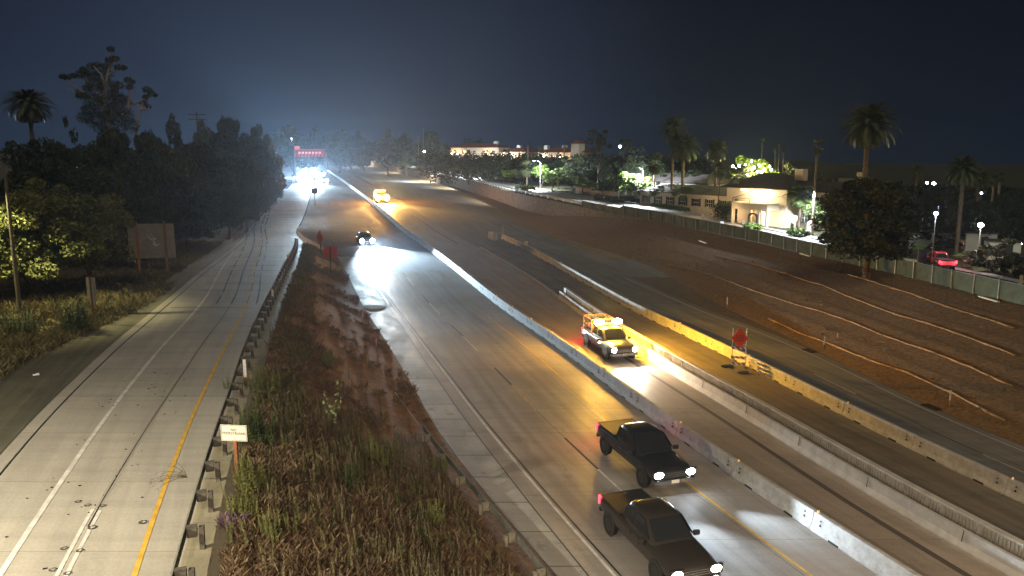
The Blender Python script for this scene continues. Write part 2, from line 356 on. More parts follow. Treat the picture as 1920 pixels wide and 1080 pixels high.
def arcs(X, z):
    s = [0.0]
    for a, b in zip(YS[:-1], YS[1:]): s.append(s[-1] + math.hypot(b - a, X(b) - X(a)))
    return np.array(s)
VY = arcs(XF, zh)
def vcoord(Y): return float(np.interp(Y, YS, VY))
def strip(name, Xa, Xb, za, zb, m_, y0=-30, y1=1200, n=1, dz=0.0, bump=None, kind='structure', parent=None):
    """ground sheet between two road lines; uv map 'm' holds metres from the centre rail / along the road"""
    ys = [y for y in YS if y0 < y < y1]; ys = [y0] + ys + [y1]
    vs = []; uv = []
    for y in ys:
        a, b = Xa(y), Xb(y); z0, z1 = za(a, y), zb(b, y); f0 = XF(y); v = vcoord(y)
        for i in range(n + 1):
            k = i / n; x = a + (b - a) * k; z = z0 + (z1 - z0) * (k if z0 != z1 else 0) + dz
            if bump: z = bump(x, y, k, z0, z1) + dz
            vs.append((x, y, z)); uv.append((x - f0, v))
    fs = []
    for j in range(len(ys) - 1):
        for i in range(n): o = j * (n + 1) + i; fs.append((o, o + 1, o + n + 2, o + n + 1))
    me = bpy.data.meshes.new(name); me.from_pydata(vs, [], fs); me.materials.append(m_)
    ul = me.uv_layers.new(name='m'); lv = [l.vertex_index for l in me.loops]
    ul.data.foreach_set('uv', np.array([uv[i] for i in lv], dtype=np.float32).ravel())
    me.polygons.foreach_set('use_smooth', [True] * len(fs)); me.update()
    o = bpy.data.objects.new(name, me); COL.objects.link(o)
    if parent: o.parent = parent
    elif kind: o['kind'] = kind
    return o
def hsh(x, y, s=1.0):
    from mathutils import noise
    return noise.noise(Vector((x * s, y * s, 3.1)))
# ================================================================= THE SETTING
ramp_m = road_mat('ramp_concrete', (0.36, 0.335, 0.29), (0.42, 0.39, 0.33), joint_v=5.5, stain=0.12, streak=0.12, vj=0.03, rough=0.6)
hwy_m = road_mat('highway_concrete', (0.28, 0.25, 0.22), (0.33, 0.30, 0.26), lanes=tuple((u_ + s_ * .88, .55, .34, (0.12, 0.10, 0.085)) for u_ in (-4.7, -8.6) for s_ in (-1, 1)) + ((-4.7, .3, .25, (0.10, 0.085, 0.07)), (-8.6, .3, .25, (0.10, 0.085, 0.07))), joint_v=4.6, stain=0.35, rust=0.35, streak=0.18, rough=0.55)
work_m = road_mat('work_zone_concrete', (0.30, 0.25, 0.20), (0.35, 0.29, 0.235), lanes=((.9, .4, .35, (.14, .11, .085)), (2.2, .5, .3, (.14, .11, .085))), joint_v=9.2, stain=0.35, rust=0.5, streak=0.22)
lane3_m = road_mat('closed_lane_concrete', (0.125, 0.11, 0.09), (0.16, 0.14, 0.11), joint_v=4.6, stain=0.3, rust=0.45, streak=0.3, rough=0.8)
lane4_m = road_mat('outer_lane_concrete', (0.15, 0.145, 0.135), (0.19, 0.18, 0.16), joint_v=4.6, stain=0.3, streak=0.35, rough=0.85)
gut_m = road_mat('gutter_concrete', (0.30, 0.29, 0.27), (0.37, 0.355, 0.32), joint_v=3.1, stain=0.6, streak=0.1, vj=0.12, rough=0.62)
asph_m = road_mat('dark_asphalt', (0.15, 0.14, 0.145), (0.19, 0.18, 0.185), joint_v=99, stain=0.2, streak=0.15, rough=0.75)
dirtroad_m = road_mat('dusty_asphalt_shoulder', (0.105, 0.10, 0.068), (0.15, 0.14, 0.095), joint_v=99, stain=0.35, streak=0.35, rough=0.9)
street_m = road_mat('street_concrete', (0.30, 0.30, 0.27), (0.38, 0.37, 0.33), joint_v=99, stain=0.2, streak=0.3)
soil_med = soil_mat('reddish_embankment_soil', [(0.12, 0.072, 0.045), (0.18, 0.108, 0.066), (0.23, 0.145, 0.088), (0.16, 0.11, 0.065)], 0.45, 5.0, 0.15)
soil_slope = soil_mat('brown_cut_slope_soil', [(0.13, 0.082, 0.043), (0.17, 0.106, 0.055), (0.15, 0.10, 0.052), (0.19, 0.122, 0.064)], 0.3, 3.0, 0.1)
soil_left = soil_mat('dry_grass_soil', [(0.060, 0.050, 0.028), (0.12, 0.10, 0.05), (0.085, 0.085, 0.04)], 0.5, 4.0, 0.15)
soil_right = soil_mat('dark_garden_soil', [(0.05, 0.05, 0.03), (0.08, 0.08, 0.045)], 0.2, 2.0, 0.1)
ochre_m = soil_mat('ochre_dirt_shoulder', [(0.17, 0.125, 0.06), (0.22, 0.165, 0.085)], 0.5, 4.0, 0.03)

# main highway between the embankment and the centre rail, then on between the rails
strip('highway', XB, XF, zh, zh, hwy_m, -30, 104, 8)
strip('gutter', XA, XB, zh, zh, gut_m, -30, 117, 3, dz=0.003)
strip('work_zone_pavement', XF, XG, zh, zh, work_m, -30, 1200, 6)
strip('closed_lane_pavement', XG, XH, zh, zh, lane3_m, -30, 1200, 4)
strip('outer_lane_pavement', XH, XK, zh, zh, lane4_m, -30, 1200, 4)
# beyond the gore both roads lie on one level
XRR2 = feat([(553, 450), (562, 425), (575, 390), (583, 362), (590, 340)], zh)
XGR = lambda Y: XRR(Y) if Y < 128 else XRR2(Y) if Y > 150 else XRR(Y) + (XRR2(Y) - XRR(Y)) * (Y - 128) / 22
XBm = lambda Y: XB(Y)
def gt(Y): k = min(1, max(0, (Y - 112) / 38.0)); return k * k * (3 - 2 * k)
XL = lambda Y: XA(Y) - 0.02 + (XGR(Y) + 0.30 - XA(Y)) * gt(Y)
zl = lambda X, Y: zh(X, Y) + (max(zr(X, Y), zh(X, Y)) - zh(X, Y)) * gt(Y)
strip('asphalt_pavement', lambda Y: XL(Y) - .03 if Y > 117 else XB(Y), XF, lambda X, Y: zl(X, Y) if Y > 117 else zh(X, Y), zh, asph_m, 104, 236, 8)
strip('far_highway', lambda Y: XGR(Y) + 0.05, XF, zh, zh, hwy_m, 236, 1200, 8)
strip('ramp', XRE, XGR, zr, zr, ramp_m, -30, 1200, 6)
strip('ramp_curb', lambda Y: XRE(Y) - 0.75, lambda Y: XRE(Y) - 0.08, zr, zr, ramp_m, -30, 420, 1, dz=0.015)
strip('ramp_gutter_line', lambda Y: XRE(Y) - 0.085, lambda Y: XRE(Y) - 0.02, zr, zr, M['tar'], -30, 300, 1, dz=0.02)
strip('dirt_shoulder', lambda Y: XV(Y) - 1.5 if Y < 75 else XRE(Y) - 3.2, lambda Y: XRE(Y) - 0.7, zr, zr, dirtroad_m, -30, 260, 3, dz=0.015)
def zleft(X, Y):
    d = max(0.0, XRE(Y) - 4 - X); return zr(X, Y) + 0.05 + min(2.0, d * 0.03) + 0.35 * hsh(X, Y, 0.12) * min(1, d / 4) + (0.15 * hsh(X, Y, 0.6) if d > 1 else 0)
strip('left_bank', lambda Y: XRE(Y) - 60, lambda Y: XV(Y) - 1.2 if Y < 75 else XRE(Y) - 2.9, zr, zr, soil_left, -30, 300, 60, bump=lambda x, y, k, a, b: zleft(x, y) - (0.0 if k < 1 else 0.12))
strip('left_land', lambda Y: XRE(Y) - 330, lambda Y: XRE(Y) - 59.9, zr, zr, soil_left, -30, 1200, 14, bump=lambda x, y, k, a, b: zleft(x, y) + (1 - k) * 6)
strip('left_far_land', lambda Y: XRE(Y) - 60, lambda Y: XRE(Y) - 0.8, zr, zr, soil_left, 300, 1200, 8, bump=lambda x, y, k, a, b: zleft(x, y))
# concrete strip under the ramp guardrail, then the planted embankment down to the highway
XW = lambda Y: XRR(Y) + 1.35 if Y < 122 else XGR(Y) + 0.1 + 1.25 * max(0, 1 - (Y - 122) / 28)
strip('guardrail_apron', lambda Y: XRR(Y) if Y < 122 else XGR(Y) - .05, XW, zr, zr, road_mat('apron_concrete', (0.30, 0.27, 0.19), (0.36, 0.32, 0.22), joint_v=1.9, stain=0.3, streak=0.1, vj=0.03), -30, 150, 2)
def zmed(x, y, k, a, b):
    e = k * k * (3 - 2 * k); e = e * 0.6 + k * 0.4
    z = a + (b - a) * e
    amp = 4 * k * (1 - k)
    gul = math.exp(-((k - 0.56) / 0.035) ** 2) * 0.22 if y < 85 else 0
    return z + amp * (0.16 * hsh(x, y, 0.35) + 0.12 * hsh(x, y, 1.1) + 0.06 * hsh(x, y, 2.7)) - gul
strip('embankment', XW, XL, zr, zl, soil_med, -30, 150, 64, bump=zmed)
def zmedxy(X, Y):
    a, b = XW(Y), XL(Y); k = min(1, max(0, (X - a) / max(.01, b - a))); return zmed(X, Y, k, zr(X, Y), zl(X, Y))

# right side: cut slope, frontage street, land behind it
def zland(X, Y):
    x0 = XFB(Y); d = max(0.0, X - x0 - 14); base = zf(X, Y)
    low = 3.2; k = min(1.0, d / 75); k = k * k * (3 - 2 * k)
    z = base + (low - base) * k * (1 if Y < 380 else max(0.0, 1 - (Y - 380) / 300) if X < 250 else 1)
    hx, hy = (X - 8) / 42.0, (Y - 325) / 60.0
    return z + 6.5 * math.exp(-(hx * hx + hy * hy)) * min(1, d / 12)
def zcut(x, y, k, a, b):
    e = k; z = a + (b - a) * e; amp = 4 * k * (1 - k)
    st = 0
    for kk in (0.2, 0.42, 0.63, 0.83): st += 0.10 * math.exp(-((k - kk + 0.012) / 0.02) ** 2)
    return z + amp * (0.08 * hsh(x, y, 0.2) + 0.04 * hsh(x, y, 0.9)) + st * min(1, max(0, (128 - y) / 30))
XT = lambda Y: XK(Y) + 0.02
def XTop(Y): return XFB(Y) if Y < 140 else XFB(Y)
strip('cut_slope', XT, lambda Y: XFB(Y) if Y < 130 else XFB(Y) - 0.2 if Y > 175 else XFB(Y), zh, lambda X, Y: zf(X, Y) if Y < 140 else zf(X, Y) + (zh(X, Y) + 0.15 - zf(X, Y)) * min(1, (Y - 140) / 30), soil_slope, -30, 290, 44, bump=zcut)
strip('street_verge', XFB, lambda Y: XFB(Y) + 1.6, zf, zf, soil_right, -30, 1200, 2, dz=0.0)
XSa = lambda Y: XFB(Y) + 1.6
XSb = lambda Y: max(XS2(Y), XFB(Y) + 7.5) if Y > 100 else XFB(Y) + 8.5
strip('frontage_street', XSa, XSb, zf, zf, street_m, -30, 1200, 3)
strip('sidewalk', XSb, lambda Y: XSb(Y) + 1.6, zf, zf, street_m, -30, 700, 1, dz=0.12)
strip('garden_land', lambda Y: XSb(Y) + (1.5 if Y < 690 else 0), lambda Y: XSb(Y) + 120, zf, zf, soil_right, -30, 1200, 48, bump=lambda x, y, k, a, b: zland(x, y) - (0.03 if k == 0 else 0))
strip('far_land', lambda Y: XSb(Y) + 119.9, lambda Y: XSb(Y) + 900, zf, zf, soil_right, -30, 1200, 10, bump=lambda x, y, k, a, b: zland(x, y))
strip('far_shoulder', lambda Y: XK(Y), lambda Y: XFB(Y), zh, zf, soil_slope, 290, 1200, 6)
# pale dirt shoulder along the outer lane
XK0 = feat([(830, 358), (920, 400), (1050, 452), (1175, 497), (1212, 502)], zh)
strip('dirt_shoulder', lambda Y: min(XK0(Y), XK(Y) - 0.3) if Y > 115 else XK(Y) - 0.3, lambda Y: XK(Y) + (0.1), zh, zh, ochre_m, 111, 420, 2, dz=0.02)
strip('dirt_shoulder', lambda Y: XJ(Y) + 0.9, lambda Y: XK(Y) + 0.05, zh, zh, soil_mat('brown_dust', [(0.10, 0.075, 0.045), (0.14, 0.105, 0.065)], 0.6, 4, 0.02), -30, 100, 2, dz=0.014)

# painted lines
def stripe(name, X, z, m_, w, y0, y1, off=0.0, dz=0.012):
    return strip(name, lambda Y: X(Y) + off - w / 2, lambda Y: X(Y) + off + w / 2, z, z, m_, y0, y1, 1, dz=dz)
stripe('ramp_white_line', XRW, zr, M['whiteline'], 0.19, -20, 125)
stripe('ramp_yellow_line', XRY, zr, M['yellowline'], 0.17, -20, 120)
stripe('ramp_joint_line', XRJ, zr, M['tar'], 0.05, 24, 125, dz=0.008)
stripe('ramp_joint_stain', XRJ, zr, mat('joint_stain', (0.29, 0.27, 0.235), 0.8), 0.22, 25.2, 44, dz=0.006)
stripe('ramp_double_white_line', XRJ, zr, M['whiteline'], 0.13, -10, 25.3, off=-0.17)
stripe('ramp_double_white_line', XRJ, zr, M['whiteline'], 0.13, -10, 25.2, off=0.11)
stripe('highway_edge_line', XC, zh, M['whiteline'], 0.15, -20, 103)
stripe('highway_edge_joint', XC, zh, M['tar'], 0.09, -20, 103, off=0.24)
stripe('gutter_joint', XB, zh, M['tar'], 0.06, -20, 116)
stripe('highway_yellow_line', XE, zh, M['yellowline'], 0.13, -20, 78, dz=0.012)
stripe('faded_yellow_line', XE, zh, M['faded_beaconlit'], 0.12, 78, 103)
y = -12.0
for i in range(12):      # lane line: worn white dash, one with beacon light painted in, black contrast stripe
    stripe('lane_dash', XD, zh, M['faded_beaconlit'] if y > 39 and y < 52 else M['whiteline'], 0.13, y, y + 5.6, dz=0.012)
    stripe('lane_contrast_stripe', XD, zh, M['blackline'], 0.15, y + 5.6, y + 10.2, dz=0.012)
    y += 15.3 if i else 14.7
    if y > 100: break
stripe('lane_joint', XD, zh, M['tar'], 0.03, -20, 104, dz=0.006)
stripe('lane_joint', XD, zh, M['tar'], 0.025, -20, 104, off=3.5, dz=0.006)
stripe('work_zone_joint', XG, zh, mat('dark_grout', (0.07, 0.055, 0.045), 0.8), 0.34, -20, 62, off=-1.5, dz=0.01)
stripe('work_zone_joint', XG, zh, mat('dark_grout2', (0.07, 0.055, 0.045), 0.8), 0.3, 130, 200, off=-2.2, dz=0.01)
stripe('closed_lane_joint', XG, zh, M['tar'], 0.07, -20, 150, off=3.1, dz=0.01)
stripe('outer_lane_line', XI, zh, M['whiteline'], 0.07, 52.5, 47.0 + 1, dz=0.012) if False else None
for a, b, mm in ((-10, 36, 'blackline'), (36, 41, 'whiteline'), (41, 52, 'blackline'), (52, 57, 'whiteline'), (57, 66, 'blackline'), (66, 150, 'blackline')):
    stripe('outer_lane_line', XI, zh, M[mm] if mm == 'blackline' else mat('dim_white_paint', (0.30, 0.30, 0.28), 0.7, noise=0.3), 0.10 if b < 70 else 0.05, a, b, dz=0.012)
stripe('outer_edge_line', XJ, zh, mat('worn_white_paint', (0.32, 0.31, 0.28), 0.7, noise=0.25), 0.12, -20, 100)
# dark sealed joints of the upper ramp, their contrast under glancing headlights painted in
g = MB(); rj = random.Random(3)
def patch(x0, y0, x1, y1, z=.02):
    n_ = max(1, int(abs(y1 - y0) / 2)); 
    for i in range(n_):
        a = y0 + (y1 - y0) * i / n_; b = y0 + (y1 - y0) * (i + 1) / n_; g.add([(x0(a), a, zr(0, a) + z), (x1(a), a, zr(0, a) + z), (x1(b), b, zr(0, b) + z), (x0(b), b, zr(0, b) + z)], [(0, 1, 2, 3)])
for base, off in ((XRW, 1.3), (XRW, 2.6), (XRJ, 0.0), (XRJ, 1.3), (XRY, .9)):
    y = 64.0
    while y < 215:
        l = rj.uniform(3, 9); w = rj.uniform(.03, .07) * (1 + (y - 60) / 90); patch(lambda Y: base(Y) + off - w, y, lambda Y: base(Y) + off + w, min(y + l, 215)); y += l + rj.uniform(0, 5) * (1 if off else .3)
y = 62.0
while y < 215:
    w = rj.uniform(.08, .16) * (1 + (y - 60) / 70); a0 = rj.uniform(-.5, 1.5); patch(lambda Y: XRE(Y) + .4 + max(0, a0), y, lambda Y: XGR(Y) - rj.uniform(.3, 1.2), y + w, .024); y += rj.choice((4.6, 5.5, 9.2))
o = g.build('ramp_joints', M['tar'], fix=False); o['kind'] = 'structure'
# drains in the outer shoulder, patched hole in the gutter, scattered litter
for px, py in ((1518, 658), (1747, 764)):
    p = P(px, py, zh); g = MB(); g.box((0, 0, 0.03), (0.7, 1.3, 0.03)); [g.box((-.3 + .1 * i, 0, 0.05), (0.03, 1.2, 0.02)) for i in range(7)]
    o = g.build('drain_grate', M['black']); o.location = p; o.rotation_euler = (0, 0, R(18)); tag(o, 'rusty drain grate in the outer shoulder ' + ('behind the orange sign' if px < 1600 else 'near the lower bare slope post'), 'drain grate', 'drain grates in the outer shoulder')
p = P(702, 574, zh); g = MB(); vs = [(1.35 * math.cos(a) * (1 + .08 * math.sin(3 * a)), 1.7 * math.sin(a), 0.008) for a in np.linspace(0, 6.283, 25)[:-1]]
g.add(vs + [(0, 0, 0.02)], [(i, (i + 1) % 24, 24) for i in range(24)]); o = g.build('soil_patch', soil_med); o.location = p; o.rotation_euler = (0, 0, R(20))
tag(o, 'round patch of brown soil lying in the pale gutter', 'soil patch')

# fiber rolls pinned along the cut slope
rollm = mat('straw_roll', (0.27, 0.17, 0.08), 0.95, noise=0.45, scale=2.5, bump=0.6)
def zcutxy(X, Y):
    a, b = XK(Y), XFB(Y); k = min(1, max(0, (X - a) / (b - a))); return zcut(X, Y, k, zh(X, Y), zf(X, Y))
rolls = [([(1440, 598), (1500, 625), (1560, 648), (1650, 683), (1700, 700), (1790, 740), (1850, 775), (1920, 805)], 'lowest straw roll along the brown cut slope'),
         ([(1255, 497), (1330, 515), (1440, 555), (1530, 582), (1600, 605), (1650, 628), (1740, 658), (1820, 690), (1920, 735)], 'second straw roll up from the road on the cut slope'),
         ([(1340, 480), (1430, 500), (1540, 535), (1605, 562), (1680, 590), (1740, 608), (1820, 635), (1920, 675)], 'third straw roll up the cut slope'),
         ([(1590, 515), (1640, 530), (1700, 549), (1750, 567), (1820, 590), (1920, 622)], 'highest straw roll on the cut slope below the green fence')]
for pts, lab in rolls:
    q = [P(x, y, zcutxy) for x, y in pts]; out = []
    for a, b in zip(q[:-1], q[1:]):
        n = max(2, int((b - a).length / 1.0))
        for i in range(n):
            c = a.lerp(b, i / n); X = c.x + 0.05 * math.sin(c.y * 0.7) + 0.08 * hsh(c.x, c.y, 1.3); out.append((X, c.y, zcutxy(X, c.y) + 0.05))
    g = MB(); g.tube(out, [0.07 + 0.02 * math.sin(i_ * 1.7) for i_ in range(len(out))], 7); tag(g.build('straw_roll', rollm, smoothed=True), lab, 'straw roll', 'straw rolls pinned along the cut slope')
# ================================================================= BARRIERS, RAILS, FENCES
ORD = ['nearest', 'second', 'third', 'fourth', 'fifth', 'sixth', 'seventh', 'eighth', 'ninth', 'tenth', 'eleventh', 'twelfth', 'thirteenth', 'fourteenth', 'fifteenth', 'sixteenth', 'seventeenth', 'eighteenth', 'nineteenth', 'twentieth']
TENS = ['', '', 'twenty', 'thirty', 'forty', 'fifty', 'sixty', 'seventy', 'eighty', 'ninety']
def ordn(i):
    if i < 20: return ORD[i]
    n = i + 1; t, u = divmod(n, 10)
    return TENS[t] + ('th' if u == 0 else ' ' + ['', 'first', 'second', 'third', 'fourth', 'fifth', 'sixth', 'seventh', 'eighth', 'ninth'][u])
JP = [(-.305, 0), (-.305, .08), (-.20, .31), (-.125, .81), (-.10, .83), (.10, .83), (.125, .81), (.20, .31), (.305, .08), (.305, 0)]
def jersey_mesh(L=6.04):
    g = MB(); h = L / 2
    g.prism(JP, 'y', -h, h)
    for s in (-1, 1):                # forklift slots, lifting holes and stencilled arrow marks near both ends
        for yy in (-1.55, 1.55): g.box((s * .30, yy, .045), (.03, .62, .09), 1)
        for yy in (-h + .5, h - .5):
            g.cyl((s * .170, yy, .60), .032, .07, 10, 'x', 1)
            x = s * .226; vs = [(x, yy - .06, .36), (x, yy + .06, .36), (x - s * .02, yy, .47)]; vs2 = [(a - s * .06, b, c) for a, b, c in vs]
            g.add(vs + vs2, [(0, 1, 2), (5, 4, 3), (0, 3, 4, 1), (1, 4, 5, 2), (2, 5, 3, 0)], 1)
    g.box((0, h - .01, .42), (.10, .05, .5), 1)
    return g.mesh('concrete_barrier', [M['concrete'], M['black']], bevel=0.0)
jm = jersey_mesh()
rfm = MB(); rfm.box((0, 0, .05), (.10, .03, .10)); rfm.box((0, 0, .005), (.12, .08, .012)); rfm = rfm.mesh('reflector', M['ambersoft'] if False else mat('reflector_amber', (0.9, 0.55, 0.2), 0.3, emit=(1, .6, .25), es=0.12))
def barrier_row(X, off, y0, y1, mid, refl, far=None):
    y = y0; k = 0
    while y < y1:
        dx = X(y + 3) - X(y - 3); dy = 6.0; L = math.hypot(dx, dy); st = 6.1 * dy / L; y2 = y + st
        a = Vector((X(y) + off, y, zh(0, y))); b = Vector((X(y2) + off, y2, zh(0, y2))); c = (a + b) / 2; d = b - a
        o = bpy.data.objects.new('concrete_barrier', jm); COL.objects.link(o); o.location = c
        o.rotation_euler = (math.atan2(d.z, math.hypot(d.x, d.y)), 0, math.atan2(-d.x, d.y) + 0.004 * math.sin(k * 2.1))
        tag(o, f'{mid[0]} concrete barrier, {ordn(k)} from the near end of the {mid[1]} row', 'concrete barrier', 'concrete barriers of the ' + mid[1] + ' row')
        if refl and k % refl == 0 and k < 30:
            r = bpy.data.objects.new('reflector', rfm); COL.objects.link(r); r.parent = o; r.location = (0, 2.9, .83)
        y = y2; k += 1
    return k
barrier_row(XF, 0.31, 9.2, 470, ('pale', 'long centre'), 1)
ye = P(945, 447, zh)[1]
barrier_row(XH, 0.31, 18.5, ye - 3, ('orange lit', 'right hand'), 2)

# continuous median wall with ribbed screen along its top
def along(X, off, y0, y1, prof, step=2.0, z=zh):
    g = MB(); ys = list(np.arange(y0, y1, step)) + [y1]; n = len(prof); vs = []; fs = []
    for y in ys:
        dx = (X(y + 1) - X(y - 1)) / 2; L = math.hypot(dx, 1); nx, ny = 1 / L, -dx / L
        for a, b in prof: vs.append((X(y) + (off + a) * nx, y + (off + a) * ny, z(0, y) + b))
    for j in range(len(ys) - 1):
        for i in range(n): i2 = (i + 1) % n; fs.append((j * n + i, j * n + i2, (j + 1) * n + i2, (j + 1) * n + i))
    fs += [tuple(range(n)), tuple(range((len(ys) - 1) * n, len(ys) * n))[::-1]]; g.add(vs, fs); return g
yw1 = P(1045, 558, zh)[1]
mw = thing('median_wall', (XG(40), 40, 0), 0, 'long concrete median wall with a ribbed top strip, right of the amber lit work truck', 'median wall')
def child_world(g, name, mats, par, **k):
    o = g.build(name, mats, par, **k); o.location = (-par.location[0], -par.location[1], -par.location[2])
    if par.rotation_euler[2] or par.scale[0] != 1: o.matrix_parent_inverse = par.matrix_world.inverted()
    return o
child_world(along(XG, 0.3, -5, yw1, [(-.30, 0), (-.30, .09), (-.14, .34), (-.08, .80), (.10, .80), (.12, 0)]), 'wall', M['concrete_wall'], mw)
child_world(along(XG, 0.3, -5, yw1, [(.48, 0), (.48, 1.12), (.50, 1.18), (.82, 1.18), (.84, 1.12), (.98, .3), (.98, 0)]), 'back_wall', M['concrete_wall'], mw)
g = MB(); y = 0.0
while y < yw1 - 1:
    dx = (XG(y + 1) - XG(y - 1)) / 2; L = math.hypot(dx, 1); nx, ny = 1 / L, -dx / L; a = math.atan2(-dx, 1)
    if rnd.random() > .06: g.box((XG(y) + .745 * nx, y + .745 * ny, zh(0, y) + .87 + rnd.uniform(-.03, .02)), (.05, .07, .5), 0, rz=a)
    y += .17 if y < 60 else .3
q = child_world(g, 'ribbed_screen', mat('ribbed_screen', (0.27, 0.235, 0.18), 0.85, noise=0.3, scale=2), mw, fix=False)
g = MB()
for y in np.arange(3, yw1, 5.5):
    dx = (XG(y + 1) - XG(y - 1)) / 2; L = math.hypot(dx, 1); nx, ny = 1 / L, -dx / L; a = math.atan2(-dx, 1)
    g.box((XG(y) + .17 * nx, y + .17 * ny, zh(0, y) + .55), (.02, .025, .5), 0, rz=a, ry=R(8))
child_world(g, 'joint', M['black'], mw, fix=False)
# low new kerb that continues the line of the wall towards the distance
child = along(XG, 0.1, yw1 + .3, 125, [(-.12, 0), (-.12, .22), (.12, .22), (.12, 0)]); tag(child.build('concrete_footing', M['concrete_wall']), 'low narrow concrete footing running on from the far end of the median wall', 'footing')
# blunt end block and upright panel at the head of the right hand row
p = P(930, 450, zh); g = MB(); g.prism([(-.3, 0), (-.3, .5), (-.2, 1.0), (.2, 1.0), (.3, .5), (.3, 0)], 'y', -1.2, 1.2); g.cyl((0, -.9, 1.05), .06, .25, 8, 'z')
o = g.build('crash_cushion', M['concrete'], bevel=.04); o.location = p + Vector((-.6, 1, 0)); o.rotation_euler = (0, 0, R(20)); o.scale = (1.3, 1.3, 1.3); tag(o, 'orange lit blunt end block at the far head of the right hand barrier row', 'barrier end')
p = P(936, 449, zh); g = MB(); g.box((0, 0, 1.3), (.35, .06, 1.9)); g.box((0, 0, .3), (.08, .06, .6)); g.box((0, .1, .05), (.5, .8, .1)); o = g.build('upright_marker_panel', M['concrete']); o.location = p + Vector((.6, 1.5, 0)); tag(o, 'narrow upright marker panel beside the blunt barrier end block', 'marker panel')
p = P(984, 470, zh); g = MB(); g.box((0, 0, .15), (.5, .05, .72)); g.box((0, -.03, .15), (.16, .02, .36), 1); o = g.build('barrier_marker', [mat('marker_yellow', (.6, .42, .12), .6), M['black']]); o.location = p + Vector((.2, 0, 1.0)); tag(o, 'small yellow plate with a black centre standing on the right hand barrier row', 'marker plate')
g = MB(); g.box((0, 0, -.25), (.05, .05, .3)); g.build('bracket', M['black'], o)

# W-beam guardrail
WB = [(0, 0), (.02, .05), (.08, .09), (.08, .13), (.0, .18), (.08, .23), (.08, .27), (.02, .31), (0, .34)]
def guardrail(name, X, z, y0, y1, side, label, postm, step, h=.44, group=None, kink=None, blocks=True, ph=.74):
    o = thing(name, (X(y0), y0, z(0, y0)), 0, label, 'guardrail', group)
    prof = [(-side * (a * .8 - .06), h + b) for a, b in WB]; prof += [(a + side * .012, b) for a, b in prof[::-1]]
    child_world(along(X, 0, y0, y1, prof, 1.5, z), 'rail', M['dull_steel'], o, smoothed=False)
    y = y0 + .8; pm = None; bm_ = None
    while y < y1:
        dx = (X(y + 1) - X(y - 1)) / 2; L = math.hypot(dx, 1); nx, ny = 1 / L, -dx / L; a = math.atan2(-dx, 1)
        if pm is None:
            g = MB(); g.box((0, 0, ph / 2 - .2), (.16, .2, ph + .4)); pm = g.mesh('post', postm, bevel=.008)
            g = MB(); g.box((0, 0, 0), (.30, .17, .36)); g.box((side * -.0, 0, .185), (.32, .19, .012), 0); bm_ = g.mesh('block', postm)
        q = bpy.data.objects.new('post', pm); COL.objects.link(q); q.parent = o; off = side * .52
        q.location = (X(y) + off * nx - X(y0), y + off * ny - y0, z(0, y) - z(0, y0)); q.rotation_euler = (rnd.uniform(-.02, .02), rnd.uniform(-.02, .02), a)
        if blocks:
            off = side * .25; q = bpy.data.objects.new('block', bm_); COL.objects.link(q); q.parent = o
            q.location = (X(y) + off * nx - X(y0), y + off * ny - y0, z(0, y) - z(0, y0) + h + .17); q.rotation_euler = (0, 0, a)
        y += step
    return o
guardrail('guardrail', XRR, zr, 14, 121, 1, 'dark guardrail on wooden posts along the right edge of the left hand ramp', M['wood_post'], 2.55)
XGR2 = feat([(780, 791), (847, 858), (891, 913), (935, 960), (1002, 1030), (1044, 1077)], zh, .72)
guardrail('guardrail', XGR2, zh, 18, P(785, 796, zh, .72)[1], -1, 'pale guardrail on wooden posts between the weedy embankment and the highway shoulder', mat('pale_wood_post', (0.20, 0.18, 0.13), .85, noise=.3, scale=6), 2.9)
# anchor cables of that rail
g = MB(); a = P(785, 796, zh, .72); g.tube([a, P(740, 735, zmedxy, .12)], .02, 5); g.tube([P(847, 850, zh, .2), P(815, 795, zh, .15), P(780, 740, zh, .12)], .02, 5)
tag(g.build('anchor_cable', M['galv']), 'pair of thin pale cables running up the embankment from the end of the highway guardrail', 'anchor cable')

XW2 = lambda Y: XFB(Y) - 0.15
yA, yB = 152.0, 262.0
# textured retaining wall below the frontage guardrail
g = MB(); ys = np.arange(140, 292, 3.0); vs = []; fs = []
for i, y in enumerate(ys):
    t = min(1, (y - 140) / 30.0); x = XW2(y); zt = zf(0, y) - .05; zb = zh(0, y) + .0; zb = zt - .3 + (zb - zt + .3) * t - .2
    for a, b in ((0, zb), (0, zt), (.45, zt), (.45, zb)): vs.append((x + a, y, b))
for j in range(len(ys) - 1):
    for i in range(4): i2 = (i + 1) % 4; fs.append((j * 4 + i, j * 4 + i2, j * 4 + 4 + i2, j * 4 + 4 + i))
fs += [(0, 1, 2, 3), tuple(range(len(vs) - 4, len(vs)))[::-1]]; g.add(vs, fs)
tag(g.build('retaining_wall', mat('rough_retaining_wall', (0.16, 0.145, 0.12), .9, noise=.45, scale=1.6, bump=1.0)), 'rough textured retaining wall under the far guardrail beside the frontage street', 'retaining wall')
guardrail('guardrail', lambda Y: XFB(Y) + .35, zf, 152, 292, 1, 'pale guardrail with evenly spaced posts on top of the textured retaining wall', M['alu'], 3.1, h=.5, ph=.9, blocks=False)

